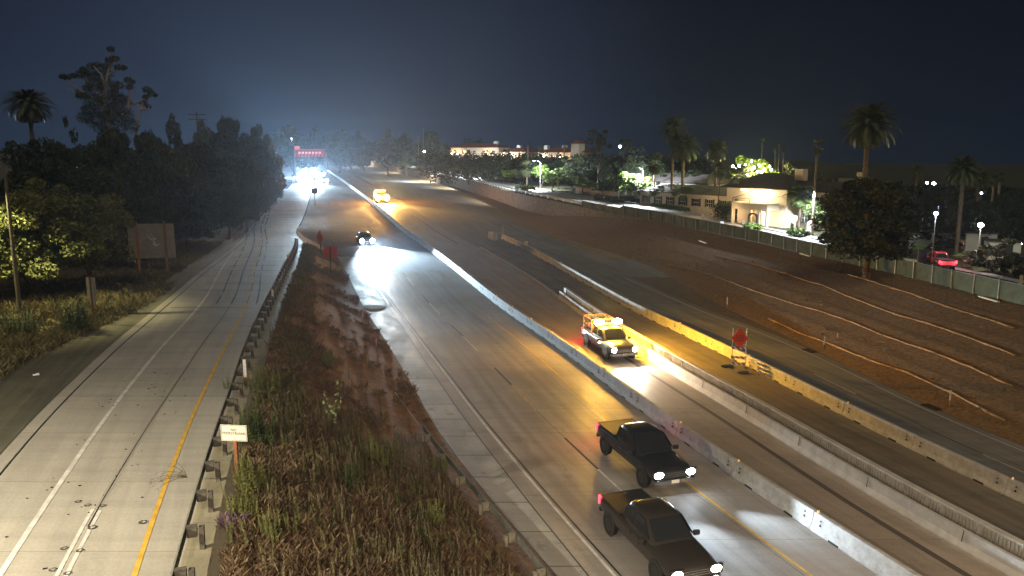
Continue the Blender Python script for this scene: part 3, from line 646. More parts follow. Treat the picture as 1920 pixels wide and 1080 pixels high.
# chain link fence with green screen
fo = thing('chain_link_fence', (XFB(50), 50, 3.6), 0, 'green screened chain link fence along the top of the cut slope', 'fence')
scm = mat('green_fence_screen', (0.085, 0.115, 0.085), .9, noise=.25, scale=1.2); t, b = nodes(scm)
b.inputs['Transmission Weight'].default_value = 0.0
g = MB(); ys = np.arange(30, 158, .8); vs = []; fs = []
for i, y in enumerate(ys):
    x = XFB(y); w = .05 * math.sin(y * 2.1) + .03 * math.sin(y * 5.7); hh = 1.72 if y < 146 else 1.2
    for a, hz in ((0, .03), (w * .6, .6), (w, 1.15), (0, hh)): vs.append((x + a, y, zf(0, y) + hz))
    for a, hz in ((.02, hh), (w + .02, 1.15), (w * .6 + .02, .6), (.02, .03)): vs.append((x + a, y, zf(0, y) + hz))
for j in range(len(ys) - 1):
    for i in range(8): i2 = (i + 1) % 8; fs.append((j * 8 + i, j * 8 + i2, j * 8 + 8 + i2, j * 8 + 8 + i))
g.add(vs, fs); child_world(g, 'screen', scm, fo, smoothed=False)
g = MB(); g.tube([(XFB(y) - .03, y, zf(0, y) + 1.76) for y in np.arange(30, 156, 4.0)], .025, 5); child_world(g, 'top_rail', M['galv'], fo)
pm = MB(); pm.tube([(0, 0, -.1), (0, 0, 1.88)], .045, 7); pm.sphere((0, 0, 1.88), .055, 0, 7, 4); pm = pm.mesh('post', M['galv'])
for i, y in enumerate(np.arange(32, 158, 3.05)):
    q = bpy.data.objects.new('post', pm); COL.objects.link(q); q.parent = fo; q.location = (XFB(y) - .07 - XFB(50), y - 50, zf(0, y) - 3.6); q.rotation_euler = (rnd.uniform(-.03, .03), rnd.uniform(-.03, .03), 0)
g = MB()
for i, (px, py) in enumerate(((1320, 454), (1512, 478), (1712, 520), (1858, 561))):
    p = P(px, py, zf); g.box((p.x - .2, p.y, p.z + .02), (.3, 2.2, .1), 0, rz=R(10), rx=.05)
child_world(g, 'bottom_sandbag', M['cream'], fo)

# wire fence behind the left bank, long grass covers its foot
fo = thing('wire_fence', (P(330, 430, zleft).x, P(330, 430, zleft).y, P(330, 430, zleft).z), 0, 'thin wire fence with grey posts on the dark left bank right of the big sign', 'fence')
pts = [P(x, y, zleft) for x, y in ((320, 430), (345, 418), (375, 403), (410, 388), (440, 372), (470, 360))]; pp = []
for a, b in zip(pts[:-1], pts[1:]):
    n = max(2, int((b - a).length / 3.2)); pp += [a.lerp(b, i / n) for i in range(n)]
pm2 = MB(); pm2.tube([(0, 0, -.2), (0, 0, 2.1)], .05, 6); pm2.tube([(0, 0, 2.1), (.12, 0, 2.35)], .03, 5); pm2 = pm2.mesh('post', M['galv'])
for p in pp[:60]:
    q = bpy.data.objects.new('post', pm2); COL.objects.link(q); q.parent = fo; q.location = p - fo.location
for h_ in (.4, 1.0, 1.6, 2.1):
    g = MB(); g.tube([p + Vector((0, 0, h_)) for p in pp], .012, 4); child_world(g, 'wire', M['galv'], fo)

# ================================================================= SIGNS AND MARKERS
def sign_post(px, py, z, name, label, cat, rz=0, group=None):
    return thing(name, P(px, py, z), rz, label, cat, group)
# NO PEDESTRIANS
s = sign_post(447, 912, zr, 'pedestrian_sign', 'white NO PEDESTRIANS sign on a reddish wooden post behind the ramp guardrail', 'road sign', R(-6))
g = MB(); g.box((0, 0, 1.1), (.13, .13, 2.2)); g.build('post', M['redwood'], s, bevel=.01)
g = MB(); g.box((0, -.085, 2.12), (1.0, .012, .62)); g.build('panel', M['cream'], s, bevel=.004)
g = MB()
for w_, h_, t_ in ((.94, .56, .014),):
    for x0, z0, dx, dz in ((0, .28, .94, t_), (0, -.28, .94, t_), (.47, 0, t_, .56), (-.47, 0, t_, .56)): g.box((x0, -.094, 2.12 + z0), (dx, .004, dz))
g.build('border', M['ink'], s)
text_mesh('NO\nPEDESTRIANS', .145, 'lettering', M['ink'], (0, -.096, 2.17), s)
# back of a narrow tall sign on the left bank
s = sign_post(176, 607, zleft, 'road_sign', 'back of a narrow upright pale sign on the left bank, smaller plate below', 'road sign', R(-14))
h = 3.4; g = MB(); g.box((0, 0, h / 2 + .05), (.10, .10, h + .1)); g.build('post', M['brownpost'], s)
g = MB(); g.box((0, .065, h - .72), (.78, .012, 1.5)); g.build('panel', M['alu'], s); g = MB(); g.box((0.02, .065, h - 1.74), (.52, .012, .50)); g.build('lower_panel', M['alu'], s)
g = MB(); g.box((0, .055, h - .75), (.74, .012, .03)); g.build('brace', M['alu_dull'], s)
# big sign back on two posts
p0 = P(262, 512, zleft); p1 = P(315, 512, zleft); Y = p0.y
s = thing('guide_sign', (p0 + p1) / 2, math.atan2(p1.y - p0.y, p1.x - p0.x) - R(3), 'back of a large rectangular sign on two brown posts, with pale scuffs, left bank', 'road sign')
w_ = (328 - 245) / F * Y; zt = at(287, 420, Y).z - s.location[2]; zb = at(287, 485, Y).z - s.location[2]; hw = (p1 - p0).length / 2
g = MB(); g.box((0, .06, (zt + zb) / 2), (w_, .03, zt - zb)); o = g.build('panel', M['alu_dull'], s)
t, b = nodes(M['alu_dull'])
for i, x in enumerate((-hw, hw)): g = MB(); g.box((x, -.05, (zt + .25) / 2 - .3), (.2, .2, zt + .85)); g.build('post', M['brownpost'] if i else M['redwood'], s)
g = MB()
for i in range(46):
    a = rnd.gauss(0, 1); b_ = rnd.gauss(0, 1); g.sphere((.05 * w_ + .09 * w_ * a * .8 + b_ * .05, .04, (zt + zb) / 2 - .02 - a * .28 + b_ * .2), rnd.uniform(.02, .07), 0, 6, 4, (1, .1, rnd.uniform(.4, 1.4)))
g.build('scuff_marks', mat('pale_scuff', (.55, .50, .36), .7), s, fix=False)
for i in range(3): g = MB(); g.box((0, .035, zb + (zt - zb) * (.18 + .32 * i)), (w_ * .98, .03, .06)); g.build('stringer', M['alu_dull'], s)
# small reflector sign on the left bank behind it
s = sign_post(303, 428, zleft, 'marker_sign', 'small pale square marker on a thin post behind the big left sign', 'marker')
g = MB(); g.box((0, 0, .9), (.06, .06, 1.9)); g.build('post', M['galv'], s); g = MB(); g.box((0, -.04, 2.2), (.55, .02, .9)); g.build('panel', M['alu'], s)
# orange diamond seen from behind and orange rectangle at the gore
s = sign_post(602, 478, zmedxy, 'warning_sign', 'orange diamond sign seen edge on, on a dark post at the gore', 'road sign', R(-52))
Y = s.location[1]; zt = at(603, 432, Y).z - s.location[2]; g = MB(); g.box((0, 0, zt / 2), (.12, .12, zt)); g.build('post', M['trim'], s)
r_ = (458 - 430) / 2 / F * Y * 1.02; g = MB(); g.prism([(-r_, zt - r_ + .1), (0, zt - 2 * r_ + .1), (r_, zt - r_ + .1), (0, zt + .1)], 'y', -.1, -.07); g.build('panel', M['orange'], s)
s = sign_post(621, 515, zmedxy, 'warning_sign', 'orange rectangular sign seen from behind, on one dark post by the blown out light pool', 'road sign', R(-8))
Y = s.location[1]; zt = at(621, 462, Y).z - s.location[2]; zb = at(621, 483, Y).z - s.location[2]; wd = (634 - 608) / F * Y
g = MB(); g.box((0, 0, zt / 2 - .2), (.14, .14, zt + .4)); g.build('post', M['trim'], s); g = MB(); g.box((0, .09, (zt + zb) / 2), (wd, .02, zt - zb)); g.build('panel', M['red'], s)
# grey sign at the split of the lanes
s = sign_post(591, 386, zh, 'lane_sign', 'dark grey square sign back on a thin post in front of the far headlights', 'road sign')
Y = s.location[1]; zt = at(591, 352, Y).z - s.location[2]; zb = at(591, 363, Y).z - s.location[2]
g = MB(); g.box((0, 0, zt / 2), (.14, .14, zt)); g.build('post', M['trim'], s); g = MB(); g.box((0, -.1, (zt + zb) / 2), (12 / F * Y, .03, zt - zb)); g.build('panel', mat('grey_sign_back', (.16, .17, .20), .6), s)
# barricade with orange diamond sign
strip_m = mat('barricade_stripes', (.7, .7, .66), .5); t, b = nodes(strip_m); tx = N(t, 'ShaderNodeTexCoord'); sp = N(t, 'ShaderNodeSeparateXYZ'); t.links.new(tx.outputs['Object'], sp.inputs[0])
v = mth(t, 'GREATER_THAN', mth(t, 'FRACT', mth(t, 'MULTIPLY', mth(t, 'ADD', sp.outputs[0], sp.outputs[2]), 2.6)), .5); t.links.new(mixc(t, v, (.66, .64, .60), (.22, .07, .04)), b.inputs['Base Color'])
p0 = P(1372, 690, zh); p1 = P(1396, 686, zh)
s = thing('barricade', (p0 + p1) / 2, R(-12), 'barricade on two tall pale uprights holding an orange diamond ROAD WORK AHEAD sign', 'barricade')
hw = 0.52; Y = p0.y; H_ = at(1385, 617, Y).z - s.location[2]
for x in (-hw, hw): g = MB(); g.box((x, 0, H_ / 2), (.07, .06, H_)); g.build('upright', mat('pale_upright', (.62, .55, .40), .6) if x < 0 else bpy.data.materials['pale_upright'], s)
for zz in (.28, .78, 1.55): g = MB(); g.box((0, -.05, zz), (2 * hw + .1, .03, .2)); g.build('striped_board', strip_m, s)
for x in (-hw, hw): g = MB(); g.box((x, 0, .03), (.09, 1.3, .06)); g.build('foot', M['trim'], s)
g = MB(); g.prism([(-.64, 2.35), (0, 1.51), (.64, 2.35), (0, 3.19)], 'y', -.11, -.09); g.build('diamond_panel', M['orange'], s)
text_mesh('ROAD\nWORK\nAHEAD', .21, 'lettering', mat('dark_red_ink', (.10, .015, .01), .6), (0, -.115, 2.35), s)
p0 = P(1432, 706, zh); s = thing('barricade', p0, R(28), 'toppled striped barricade leaning on the orange lit barrier right of the diamond sign', 'barricade'); s.rotation_euler = (R(-38), R(24), R(28))
for zz in (.25, .62, 1.0): g = MB(); g.box((0, 0, zz), (1.2, .03, .2)); g.build('striped_board', strip_m, s)
for x in (-.5, .5): g = MB(); g.box((x, .03, .55), (.05, .04, 1.2)); g.build('upright', M['trim'], s)
# sandbags
for i, (px, py, a) in enumerate(((1362, 688, .3), (1393, 700, .1))):
    g = MB(); g.sphere((0, 0, .1), .3, 0, 10, 6, (1.7, .8, .4)); o = g.build('sandbag', mat('dark_sandbag', (.06, .06, .05), .9, noise=.3), smoothed=True); o.location = P(px, py, zh); o.rotation_euler = (0, 0, a); tag(o, ['dark sandbag left of the barricade feet', 'dark sandbag in front of the barricade feet'][i], 'sandbag', 'sandbags at the barricade')
# slim delineator posts
def delin(px, py, ptop, z, m_, w_, label, group, name='delineator_post', lean=0):
    p = P(px, py, z); h = at(px, ptop, p.y).z - p.z; g = MB(); g.box((0, 0, h * .68), (w_, .03, h * .64)); g2 = MB(); g2.box((0, .0, h * .18), (w_ * .8, .05, h * .4)); o = thing(name, p, 0, label, 'delineator', group)
    g.build('reflective_strip', m_, o); g2.build('base', M['brownpost'], o); o.rotation_euler = (0, lean, 0)
Gd = 'white markers behind the ramp guardrail'; Gr = 'thin stakes on the cut slope'
mk = mat('marker_white', (.72, .66, .70), .5)
delin(461, 727, 674, zr, mk, .16, 'nearest white marker post behind the ramp guardrail', Gd)
delin(512, 572, 543, lambda X, Y: zr(X, Y), mk, .16, 'middle white marker post behind the ramp guardrail', Gd)
delin(540, 495, 478, lambda X, Y: zr(X, Y), mat('marker_orange', (.8, .25, .15), .5), .18, 'farthest, orange tinted marker post behind the ramp guardrail', Gd)
pk = mat('pink_stake', (.62, .25, .16), .6)
delin(706, 660, 634, zmedxy, pk, .08, 'orange survey stake on the reddish embankment near its right edge', 'survey stakes on the embankment', 'survey_stake')
delin(681, 602, 583, zmedxy, pk, .09, 'farther orange survey stake at the edge of the embankment beside the gutter', 'survey stakes on the embankment', 'survey_stake')
gk = mat('grey_stake', (.42, .36, .24), .7)
for px, py, pt, lb in ((1363, 579, 557, 'thin stake at the foot of the cut slope above the orange sign'), (1545, 655, 631, 'thin stake on the lower cut slope beside the short flat one'), (1570, 638, 624, 'short flat pale stake on the lower cut slope'), (1780, 762, 731, 'thin stake low on the slope near the right edge of the photo')):
    delin(px, py, pt, zcutxy if px > 1400 else zh, gk, .09, lb, Gr, 'slope_stake')

# sign bridge far along the road
Y = 300.0; bl = at(554, 293, Y); br = at(611, 293, Y); wd = br.x - bl.x; zb = bl.z; zt = at(554, 280, Y).z; hh = zt - zb
s = thing('sign_gantry', ((bl.x + br.x) / 2, Y, zh(0, Y)), 0, 'distant red lit truss sign gantry above the far headlights', 'sign gantry')
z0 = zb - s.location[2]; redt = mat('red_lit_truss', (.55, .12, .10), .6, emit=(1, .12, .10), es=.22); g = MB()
for zz in (z0, z0 + hh):
    for yy in (-.6, .6): g.box((0, yy, zz), (wd, .16, .16))
n = 9
for i in range(n):
    x0 = -wd / 2 + wd * i / n; x1 = x0 + wd / n
    for yy in (-.6, .6):
        g.tube([(x0, yy, z0), ((x0 + x1) / 2, yy, z0 + hh), (x1, yy, z0)], .09, 5); g.tube([(x0, yy, z0), (x0, yy, z0 + hh)], .07, 5)
g.build('truss', redt, s, fix=False)
for x in (-wd / 2 - .3,): g = MB(); g.tube([(x, 0, 0), (x, 0, z0 + hh)], .22, 8); g.build('column', M['dull_steel'], s)
g = MB(); g.tube([(wd / 2 + .3, 0, -1), (wd / 2 + .3, 0, z0 + hh)], .22, 8); g.build('column', M['dull_steel'], s)
g = MB(); g.box((-wd / 2 + 1.0, -.9, z0 + hh + .6), (2.0, .1, 1.3)); g.build('sign_panel', mat('pink_panel', (.6, .2, .18), .6, emit=(1, .3, .25), es=.35), s)
for i in range(7): g = MB(); g.sphere((-wd / 2 + wd * (i + 1.4) / 9, -.75, z0 + hh * .5), .5, 0, 8, 5, (1, .2, .9)); g.build('sign_lamp', mat('sign_glow', (.8, .4, .35), .6, emit=(1, .35, .3), es=.5) if i == 0 else bpy.data.materials['sign_glow'], s)
# ================================================================= VEGETATION
NR = np.random.RandomState(11)
def leaf_quads(cent, size, out=None, droop=0.0, slim=0.55):
    """random small leaf faces round the given centres -> verts, faces"""
    n = len(cent); a = NR.normal(size=(n, 3)); a[:, 2] -= droop; a /= np.linalg.norm(a, axis=1)[:, None]
    b = NR.normal(size=(n, 3)); b -= a * (a * b).sum(1)[:, None]; b /= np.linalg.norm(b, axis=1)[:, None]
    s = size * NR.uniform(.6, 1.4, (n, 1)); A = a * s; B = b * s * slim
    v = np.stack([cent - A, cent + B * .9, cent + A, cent - B * .9], 1).reshape(-1, 3); i = np.arange(n) * 4
    return v, np.stack([i, i + 1, i + 2, i + 3], 1)
def np_mesh(name, v, f, m_):
    me = bpy.data.meshes.new(name); me.vertices.add(len(v)); me.vertices.foreach_set('co', v.astype(np.float32).ravel())
    k = f.shape[1]; me.loops.add(f.size); me.loops.foreach_set('vertex_index', f.astype(np.int32).ravel())
    me.polygons.add(len(f)); me.polygons.foreach_set('loop_start', np.arange(0, f.size, k, dtype=np.int32)); me.polygons.foreach_set('loop_total', np.full(len(f), k, dtype=np.int32))
    me.materials.append(m_); me.update(calc_edges=True); return me
def link(name, me, parent=None, loc=None):
    o = bpy.data.objects.new(name, me); COL.objects.link(o); o.parent = parent
    if loc is not None: o.location = loc
    return o
def crown_mesh(name, m_, rx, rz, zc, nclump, nleaf, size, rag=.25, flat=0., seed=0, slim=.55):
    """unit-free crown: clumps of leaves through an uneven ellipsoid centred at height zc"""
    global NR; NR = np.random.RandomState(seed + 5)
    d = NR.normal(size=(nclump, 3)); d /= np.linalg.norm(d, axis=1)[:, None]; rr = NR.uniform(.35, 1.0, (nclump, 1)) ** .6 * (1 + rag * NR.normal(size=(nclump, 1)) * .5)
    c = d * rr * np.array([rx, rx, rz]) * .86; c[:, 2] = np.where(c[:, 2] < -rz * .6, c[:, 2] * .7, c[:, 2]); c[:, 2] += zc
    cs = NR.uniform(.12, .30, (nclump, 1)) * (rx + rz) / 2
    L = []
    for k in range(nclump):
        q = NR.normal(size=(nleaf, 3)); q /= np.linalg.norm(q, axis=1)[:, None]; q *= NR.uniform(.3, 1, (nleaf, 1)) ** .5 * cs[k]; q[:, 2] *= .7; L.append(q + c[k])
    v, f = leaf_quads(np.concatenate(L), size, slim=slim); return np_mesh(name, v, f, m_), c
def tree_proto(h, rx, crown_lo, nclump, nleaf, leafm, size, seed, bark='bark', tr=.22, rag=.25):
    """tree of height h standing at the origin -> (trunk mesh, crown mesh)"""
    rz = (h - crown_lo) / 2; zc = crown_lo + rz; cm, c = crown_mesh('crown', leafm, rx, rz, zc, nclump, nleaf, size, rag, seed=seed)
    g = MB(); rs = np.random.RandomState(seed)
    pts = [(0, 0, -.3)] + [(rs.normal() * .08 * i, rs.normal() * .08 * i, crown_lo * i / 3) for i in (1, 2)] + [(rs.normal() * .2, rs.normal() * .2, zc)]
    g.tube(pts, [tr * 1.35, tr, tr * .85, tr * .4], 8)
    for k in range(0, nclump, max(1, nclump // 9)):
        st = Vector(pts[2]).lerp(Vector(pts[3]), rs.uniform(0, .7)); e_ = Vector(c[k]); md = st.lerp(e_, .5) + Vector((0, 0, .15 * (e_ - st).length)); g.tube([st, md, e_], [tr * .45, tr * .28, tr * .1], 5)
    return g.mesh('trunk', M[bark], fix=False), cm
PROTO = {}
def get(kind):
    if kind in PROTO: return PROTO[kind]
    k = {  # height, radius, crown bottom
        'round': (10, 4.2, 2.2, 46, 130, M['leaf'], .26, 1), 'round2': (10, 4.0, 1.5, 40, 120, M['leaf_grey'], .24, 2),
        'street': (6, 2.3, 2.0, 30, 90, M['leaf_mid'], .17, 3, 'bark', .10), 'street2': (6, 2.1, 2.4, 24, 80, M['leaf_olive'], .17, 4, 'bark', .09),
        'bright': (6, 2.4, 1.6, 34, 95, M['leaf_bright'], .17, 5, 'bark', .11), 'pine': (12, 2.8, 3.0, 26, 110, M['leaf'], .22, 6, 'bark', .22, .7),
        'near': (11, 5.0, .6, 90, 300, M['leaf_olive'], .15, 7, 'bark', .3, .35), 'dense': (11, 4.8, .5, 120, 190, M['leaf'], .20, 8, 'bark', .35, .2),
        'far': (10, 5.0, .3, 60, 90, M['leaf'], .42, 9, 'bark', .3, .3), 'far2': (10, 4.2, .2, 54, 90, M['leaf_grey'], .40, 10, 'bark', .3, .5),
        'shrub': (3, 1.9, .1, 26, 110, M['leaf_grey'], .13, 12, 'bark', .06, .3), 'shrub_bright': (5, 2.4, .2, 40, 110, M['leaf_bright'], .15, 13, 'bark', .08, .3),
        'conifer': (11, 2.2, .5, 40, 90, M['leaf'], .25, 14, 'bark', .2, .3),
    }[kind]
    PROTO[kind] = (*tree_proto(*k), k[0], k[1]); return PROTO[kind]
def behind(px, py, Y, m=2.0):                    # keep things off the frontage street
    while Y < 500:
        q = at(px, py, Y)
        if q.x > XSb(Y) + m: break
        Y += 1.5
    return Y
def tree(kind, px, ptop, wpx, Y, label, group=None, z=None, name=None, pbase=None, rz=None):
    """px centre, top row, crown width in photo pixels, distance"""
    tm, cm, h0, r0 = get(kind)
    if pbase is not None: Y = P(px, pbase, zland).y
    if px > 690 and z is None: Y = behind(px, ptop, Y, 15.0 if group == GM else 2.0)
    t = at(px, ptop, Y); gz = (z or (zleft if px < 560 else zland))(t.x, Y)
    h = max(1.0, t.z - gz); w = wpx / F * math.hypot(Y, 0) / 2
    o = thing(name or ('shrub' if 'shrub' in kind else 'tree'), (t.x, Y, gz), rnd.uniform(0, 6.28) if rz is None else rz, label, 'shrub' if 'shrub' in kind else 'tree', group)
    o.scale = (w / r0, w / r0, h / h0); link('trunk', tm, o); link('crown', cm, o); return o
# palms ------------------------------------------------------------
def date_palm(nf=84, L=3.6, seed=1, m_='frond', low=-1.25, dead=14):
    rs = np.random.RandomState(seed); V = []; Fc = []; g = MB()
    def frond(az, el0, L, curl, wd):
        n = 15; p = np.zeros(3); el = el0; pts = []
        for i in range(n + 1):
            pts.append(p.copy()); el -= curl / n * (0.4 + 1.2 * i / n); p = p + L / n * np.array([math.cos(az) * math.cos(el), math.sin(az) * math.cos(el), math.sin(el)])
        pts = np.array(pts); side = np.array([-math.sin(az), math.cos(az), 0])
        for i in range(1, n):
            t = (pts[i + 1] - pts[i]); t /= np.linalg.norm(t); l = wd * math.sin(math.pi * (i / n) ** .7) + .12
            for s_ in (-1, 1):
                for jj in (0., .33, .66):
                    b0 = pts[i] * (1 - jj) + pts[i + 1] * jj; tip = b0 + side * s_ * l * .8 + t * l * .55 + np.array([0, 0, -.28 * l]); o = len(V)
                    V.extend([b0 - t * .045, b0 + t * .06, tip]); Fc.append((o, o + 1, o + 2))
        for i in range(n):     # rachis
            o = len(V); u = np.array([0, 0, .03]); V.extend([pts[i] + side * .02, pts[i] - side * .02, pts[i + 1]]); Fc.append((o, o + 1, o + 2))
    for i in range(nf):
        k = i / nf; el = math.pi / 2 * .96 - k * (math.pi / 2 - low); frond(i * 2.39996 + rs.normal() * .1, el, L * (.72 + .35 * math.sin(math.pi * min(1, k * 1.3)) + rs.normal() * .04), 1.05 + .5 * rs.rand() - (.6 if k > .75 else 0), .74)
    return np_mesh('crown', np.array(V), np.array(Fc), M[m_])
def palm_trunk(r=.32, h=10, m_='palmbark'):
    g = MB(); n = 24; g.tube([(0, 0, -.3 + (h + .3) * i / n) for i in range(n + 1)], [r * (1.15 if i % 2 else .92) * (1.25 if i > n - 3 else 1) for i in range(n + 1)], 9); return g.mesh('trunk', M[m_], fix=False)
def fan_crown(seed=2, r=1.3, nf=46, m_='frond', dead=True):
    rs = np.random.RandomState(seed); V = []; Fc = []
    for i in range(nf):
        k = i / nf; az = i * 2.4 + rs.normal() * .1; el = 1.35 - k * 2.75; d = np.array([math.cos(az) * math.cos(el), math.sin(az) * math.cos(el), math.sin(el)]); c = d * r * .5; side = np.array([-math.sin(az), math.cos(az), 0]); up = np.cross(d, side)
        for j in range(11):
            a = (j - 5) * .21; t = d * math.cos(a) + side * math.sin(a); tip = c + t * r * .62 + np.array([0, 0, -.10 * r]); o = len(V); w = np.cross(t, up) * .05 * r; V.extend([c - w, c + w, tip]); Fc.append((o, o + 1, o + 2))
        o = len(V); V.extend([np.zeros(3), side * .03, c]); Fc.append((o, o + 1, o + 2))
    return np_mesh('crown', np.array(V), np.array(Fc), M[m_])
DP = [date_palm(120, 3.6, 1, low=-1.45), date_palm(100, 3.6, 5, low=-1.5)]; DPB = date_palm(44, 2.6, 3, 'frond_bright', low=-.7); PT1 = palm_trunk(); FC = [fan_crown(2), fan_crown(9, nf=38)]; PT2 = palm_trunk(.16)
def palm(kind, px, pyc, wpx, Y, label, group=None, z=None, pbase=None, name='palm_tree', squash=1.0):
    """pyc = row of the crown's heart"""
    if pbase is not None: Y = P(px, pbase, zland).y
    if px > 690 and z is None: Y = behind(px, pyc, Y)
    c = at(px, pyc, Y); gz = (z or (zleft if px < 560 else zland))(c.x, Y)
    o = thing(name, (c.x, Y, gz), rnd.uniform(0, 6.28), label, 'palm tree', group); h = c.z - gz; w = wpx / F * Y / 2
    if kind == 'date': cr, R0, tm, tr = DP[int(px) % 2], 3.3, PT1, max(.75, w / 4)
    elif kind == 'young': cr, R0, tm, tr = DPB, 2.4, PT1, .55
    else: cr, R0, tm, tr = FC[int(px) % 2], 1.35, PT2, 1.0
    t = link('trunk', tm, o); t.scale = (tr, tr, h / 10); q = link('crown', cr, o, (0, 0, h)); q.scale = (w / R0, w / R0, w / R0 * squash); return o

# left side ------------------------------------------------------------
GL = 'trees massed along the left side of the ramp'
palm('date', 54, 196, 84, 105, 'tall feathery palm silhouette at the far left above the dark trees')
# lit tree beside the left edge lamp post
tree('near', 40, 318, 250, 66, 'yellow green leafy tree lit by the lamp at the left edge', GL)
tree('near', 150, 330, 170, 70, 'dim leafy tree just right of the lamp lit one', GL)
tree('dense', -60, 290, 230, 74, 'dark tree at the extreme left edge behind the lamp post', GL)
tree('dense', 70, 246, 150, 96, 'dark tree under the left palm', GL)
tree('conifer', 128, 212, 34, 104, 'small pointed dark conifer between the palm and the tall eucalyptus', GL)
tree('dense', 215, 225, 150, 92, 'dark dense tree under the tall eucalyptus', GL)
tree('dense', 175, 300, 130, 84, 'dark low tree behind the big sign, to its left', GL)
tree('dense', 265, 232, 110, 98, 'dark tree right below the sparse eucalyptus branches', GL)
tree('round', 320, 214, 56, 128, 'rounded dark treetop right of the eucalyptus', GL)
tree('dense', 300, 262, 130, 108, 'broad dark tree behind the wire fence', GL)
tree('round2', 372, 222, 66, 138, 'ragged dark treetop beside the utility pole on the left', GL)
tree('dense', 380, 255, 120, 128, 'dark tree above the middle of the wire fence', GL)
tree('dense', 432, 208, 104, 150, 'broad domed tree at the right end of the left tree line', GL)
tree('dense', 440, 268, 110, 142, 'dark tree under the domed one near the far guardrail', GL)
tree('far', 480, 236, 70, 185, 'hazy tree right of the domed tree', GL)
tree('far2', 505, 262, 60, 200, 'hazy low tree left of the distant lamps', GL)
for i, (px, pt, w, Y) in enumerate(((345, 320, 120, 104), (420, 315, 90, 126), (455, 325, 70, 138), (480, 318, 56, 160), (240, 345, 100, 90), (290, 330, 110, 100), (500, 325, 40, 178), (515, 318, 36, 200))):
    tree('dense', px, pt, w, Y, ['dark bush behind the wire fence, left end', 'dark bush above the wire fence midway', 'dark bush at the right end of the wire fence', 'blue hazed bush left of the far ramp', 'dark bush directly above the big sign', 'dark bush just right of the big sign top', 'blue hazed bush by the far ramp bend', 'farthest blue hazed bush beside the ramp'][i], 'bushes on the left bank', name='bush')
for i, (px, pt, w, Y) in enumerate(((545, 232, 70, 330), (590, 240, 60, 420), (635, 240, 66, 400), (680, 246, 60, 380), (725, 238, 50, 350), (760, 250, 60, 330), (805, 243, 70, 360), (575, 262, 60, 350), (655, 262, 60, 430))):
    tree('far' if i % 2 else 'far2', px, pt, w, Y, ['hazy tree left of the sign gantry', 'faint tree above the sign gantry', 'faint tree right of the gantry', 'faint tree over the far lit overpass', 'faint spiky tree left of the tall masts', 'faint tree between the masts', 'faint broad tree right of the masts', 'faint low tree directly behind the gantry', 'faint low tree far down the highway'][i], 'faint trees in the far haze', z=lambda X, Y: 8.0)
# the tall sparse eucalyptus, drawn tuft by tuft
Yt = 108.0; base = at(222, 330, Yt); o = thing('eucalyptus_tree', (base.x, Yt, zleft(base.x, Yt)), 0, 'tall sparse eucalyptus with separate tufts of leaves against the sky, left', 'tree'); O = Vector(o.location)
tufts = [(208, 92, 7), (206, 112, 8), (216, 110, 7), (222, 126, 7), (232, 127, 6), (197, 124, 8), (172, 124, 8), (182, 122, 7), (150, 140, 9), (157, 132, 8), (119, 144, 7), (127, 146, 6), (137, 142, 6), (170, 140, 12), (195, 140, 14), (178, 155, 14), (200, 160, 16), (188, 175, 18), (175, 190, 16), (205, 188, 16), (150, 180, 8), (158, 178, 8), (148, 172, 6), (215, 170, 7), (212, 175, 6), (240, 150, 7), (246, 153, 7), (243, 163, 6), (276, 168, 8), (283, 175, 7), (291, 178, 5), (274, 182, 6), (268, 192, 7), (278, 200, 5), (190, 205, 20), (215, 205, 16), (235, 192, 12), (165, 205, 12), (225, 185, 15), (210, 215, 22), (185, 225, 22), (232, 215, 18), (160, 220, 14), (205, 235, 26), (245, 235, 16), (222, 160, 9), (165, 165, 9)]
L = []
for x, y, r_ in tufts:
    c = np.array(at(x, y, Yt + rnd.uniform(-2, 2)) - O); rr = r_ / F * Yt; n = int(34 * r_); q = NR.normal(size=(n, 3)); q /= np.linalg.norm(q, axis=1)[:, None]; q *= NR.uniform(.2, 1, (n, 1)) ** .6 * rr * np.array([1.15, 1.15, .85]); L.append(q + c)
v, f = leaf_quads(np.concatenate(L), .16, droop=.5, slim=.3); link('crown', np_mesh('crown', v, f, M['leaf']), o)
g = MB(); T = lambda x, y: at(x, y, Yt) - O
g.tube([(0, 0, -.3), T(222, 300), T(205, 240), T(195, 180), T(205, 120), T(207, 95)], [.5, .42, .34, .22, .1, .04], 8)
for br in ([(195, 190), (165, 180), (145, 165), (125, 148)], [(190, 175), (160, 150), (150, 138)], [(200, 170), (190, 140), (175, 124)], [(203, 140), (222, 130)], [(205, 125), (216, 110)], [(228, 215), (250, 196), (270, 186), (288, 176)], [(240, 205), (243, 180), (244, 155)], [(258, 230), (261, 205), (268, 192)], [(262, 205), (279, 205), (280, 190)], [(195, 200), (160, 176), (140, 172), (120, 165)]):
    g.tube([T(*q) for q in br], [.16 * (1 - i / len(br)) + .03 for i in range(len(br))], 5)
g.tube([T(258, 330), T(255, 250), T(260, 215)], [.25, .2, .12], 6); g.build('trunk', M['palebark'], o, fix=False)

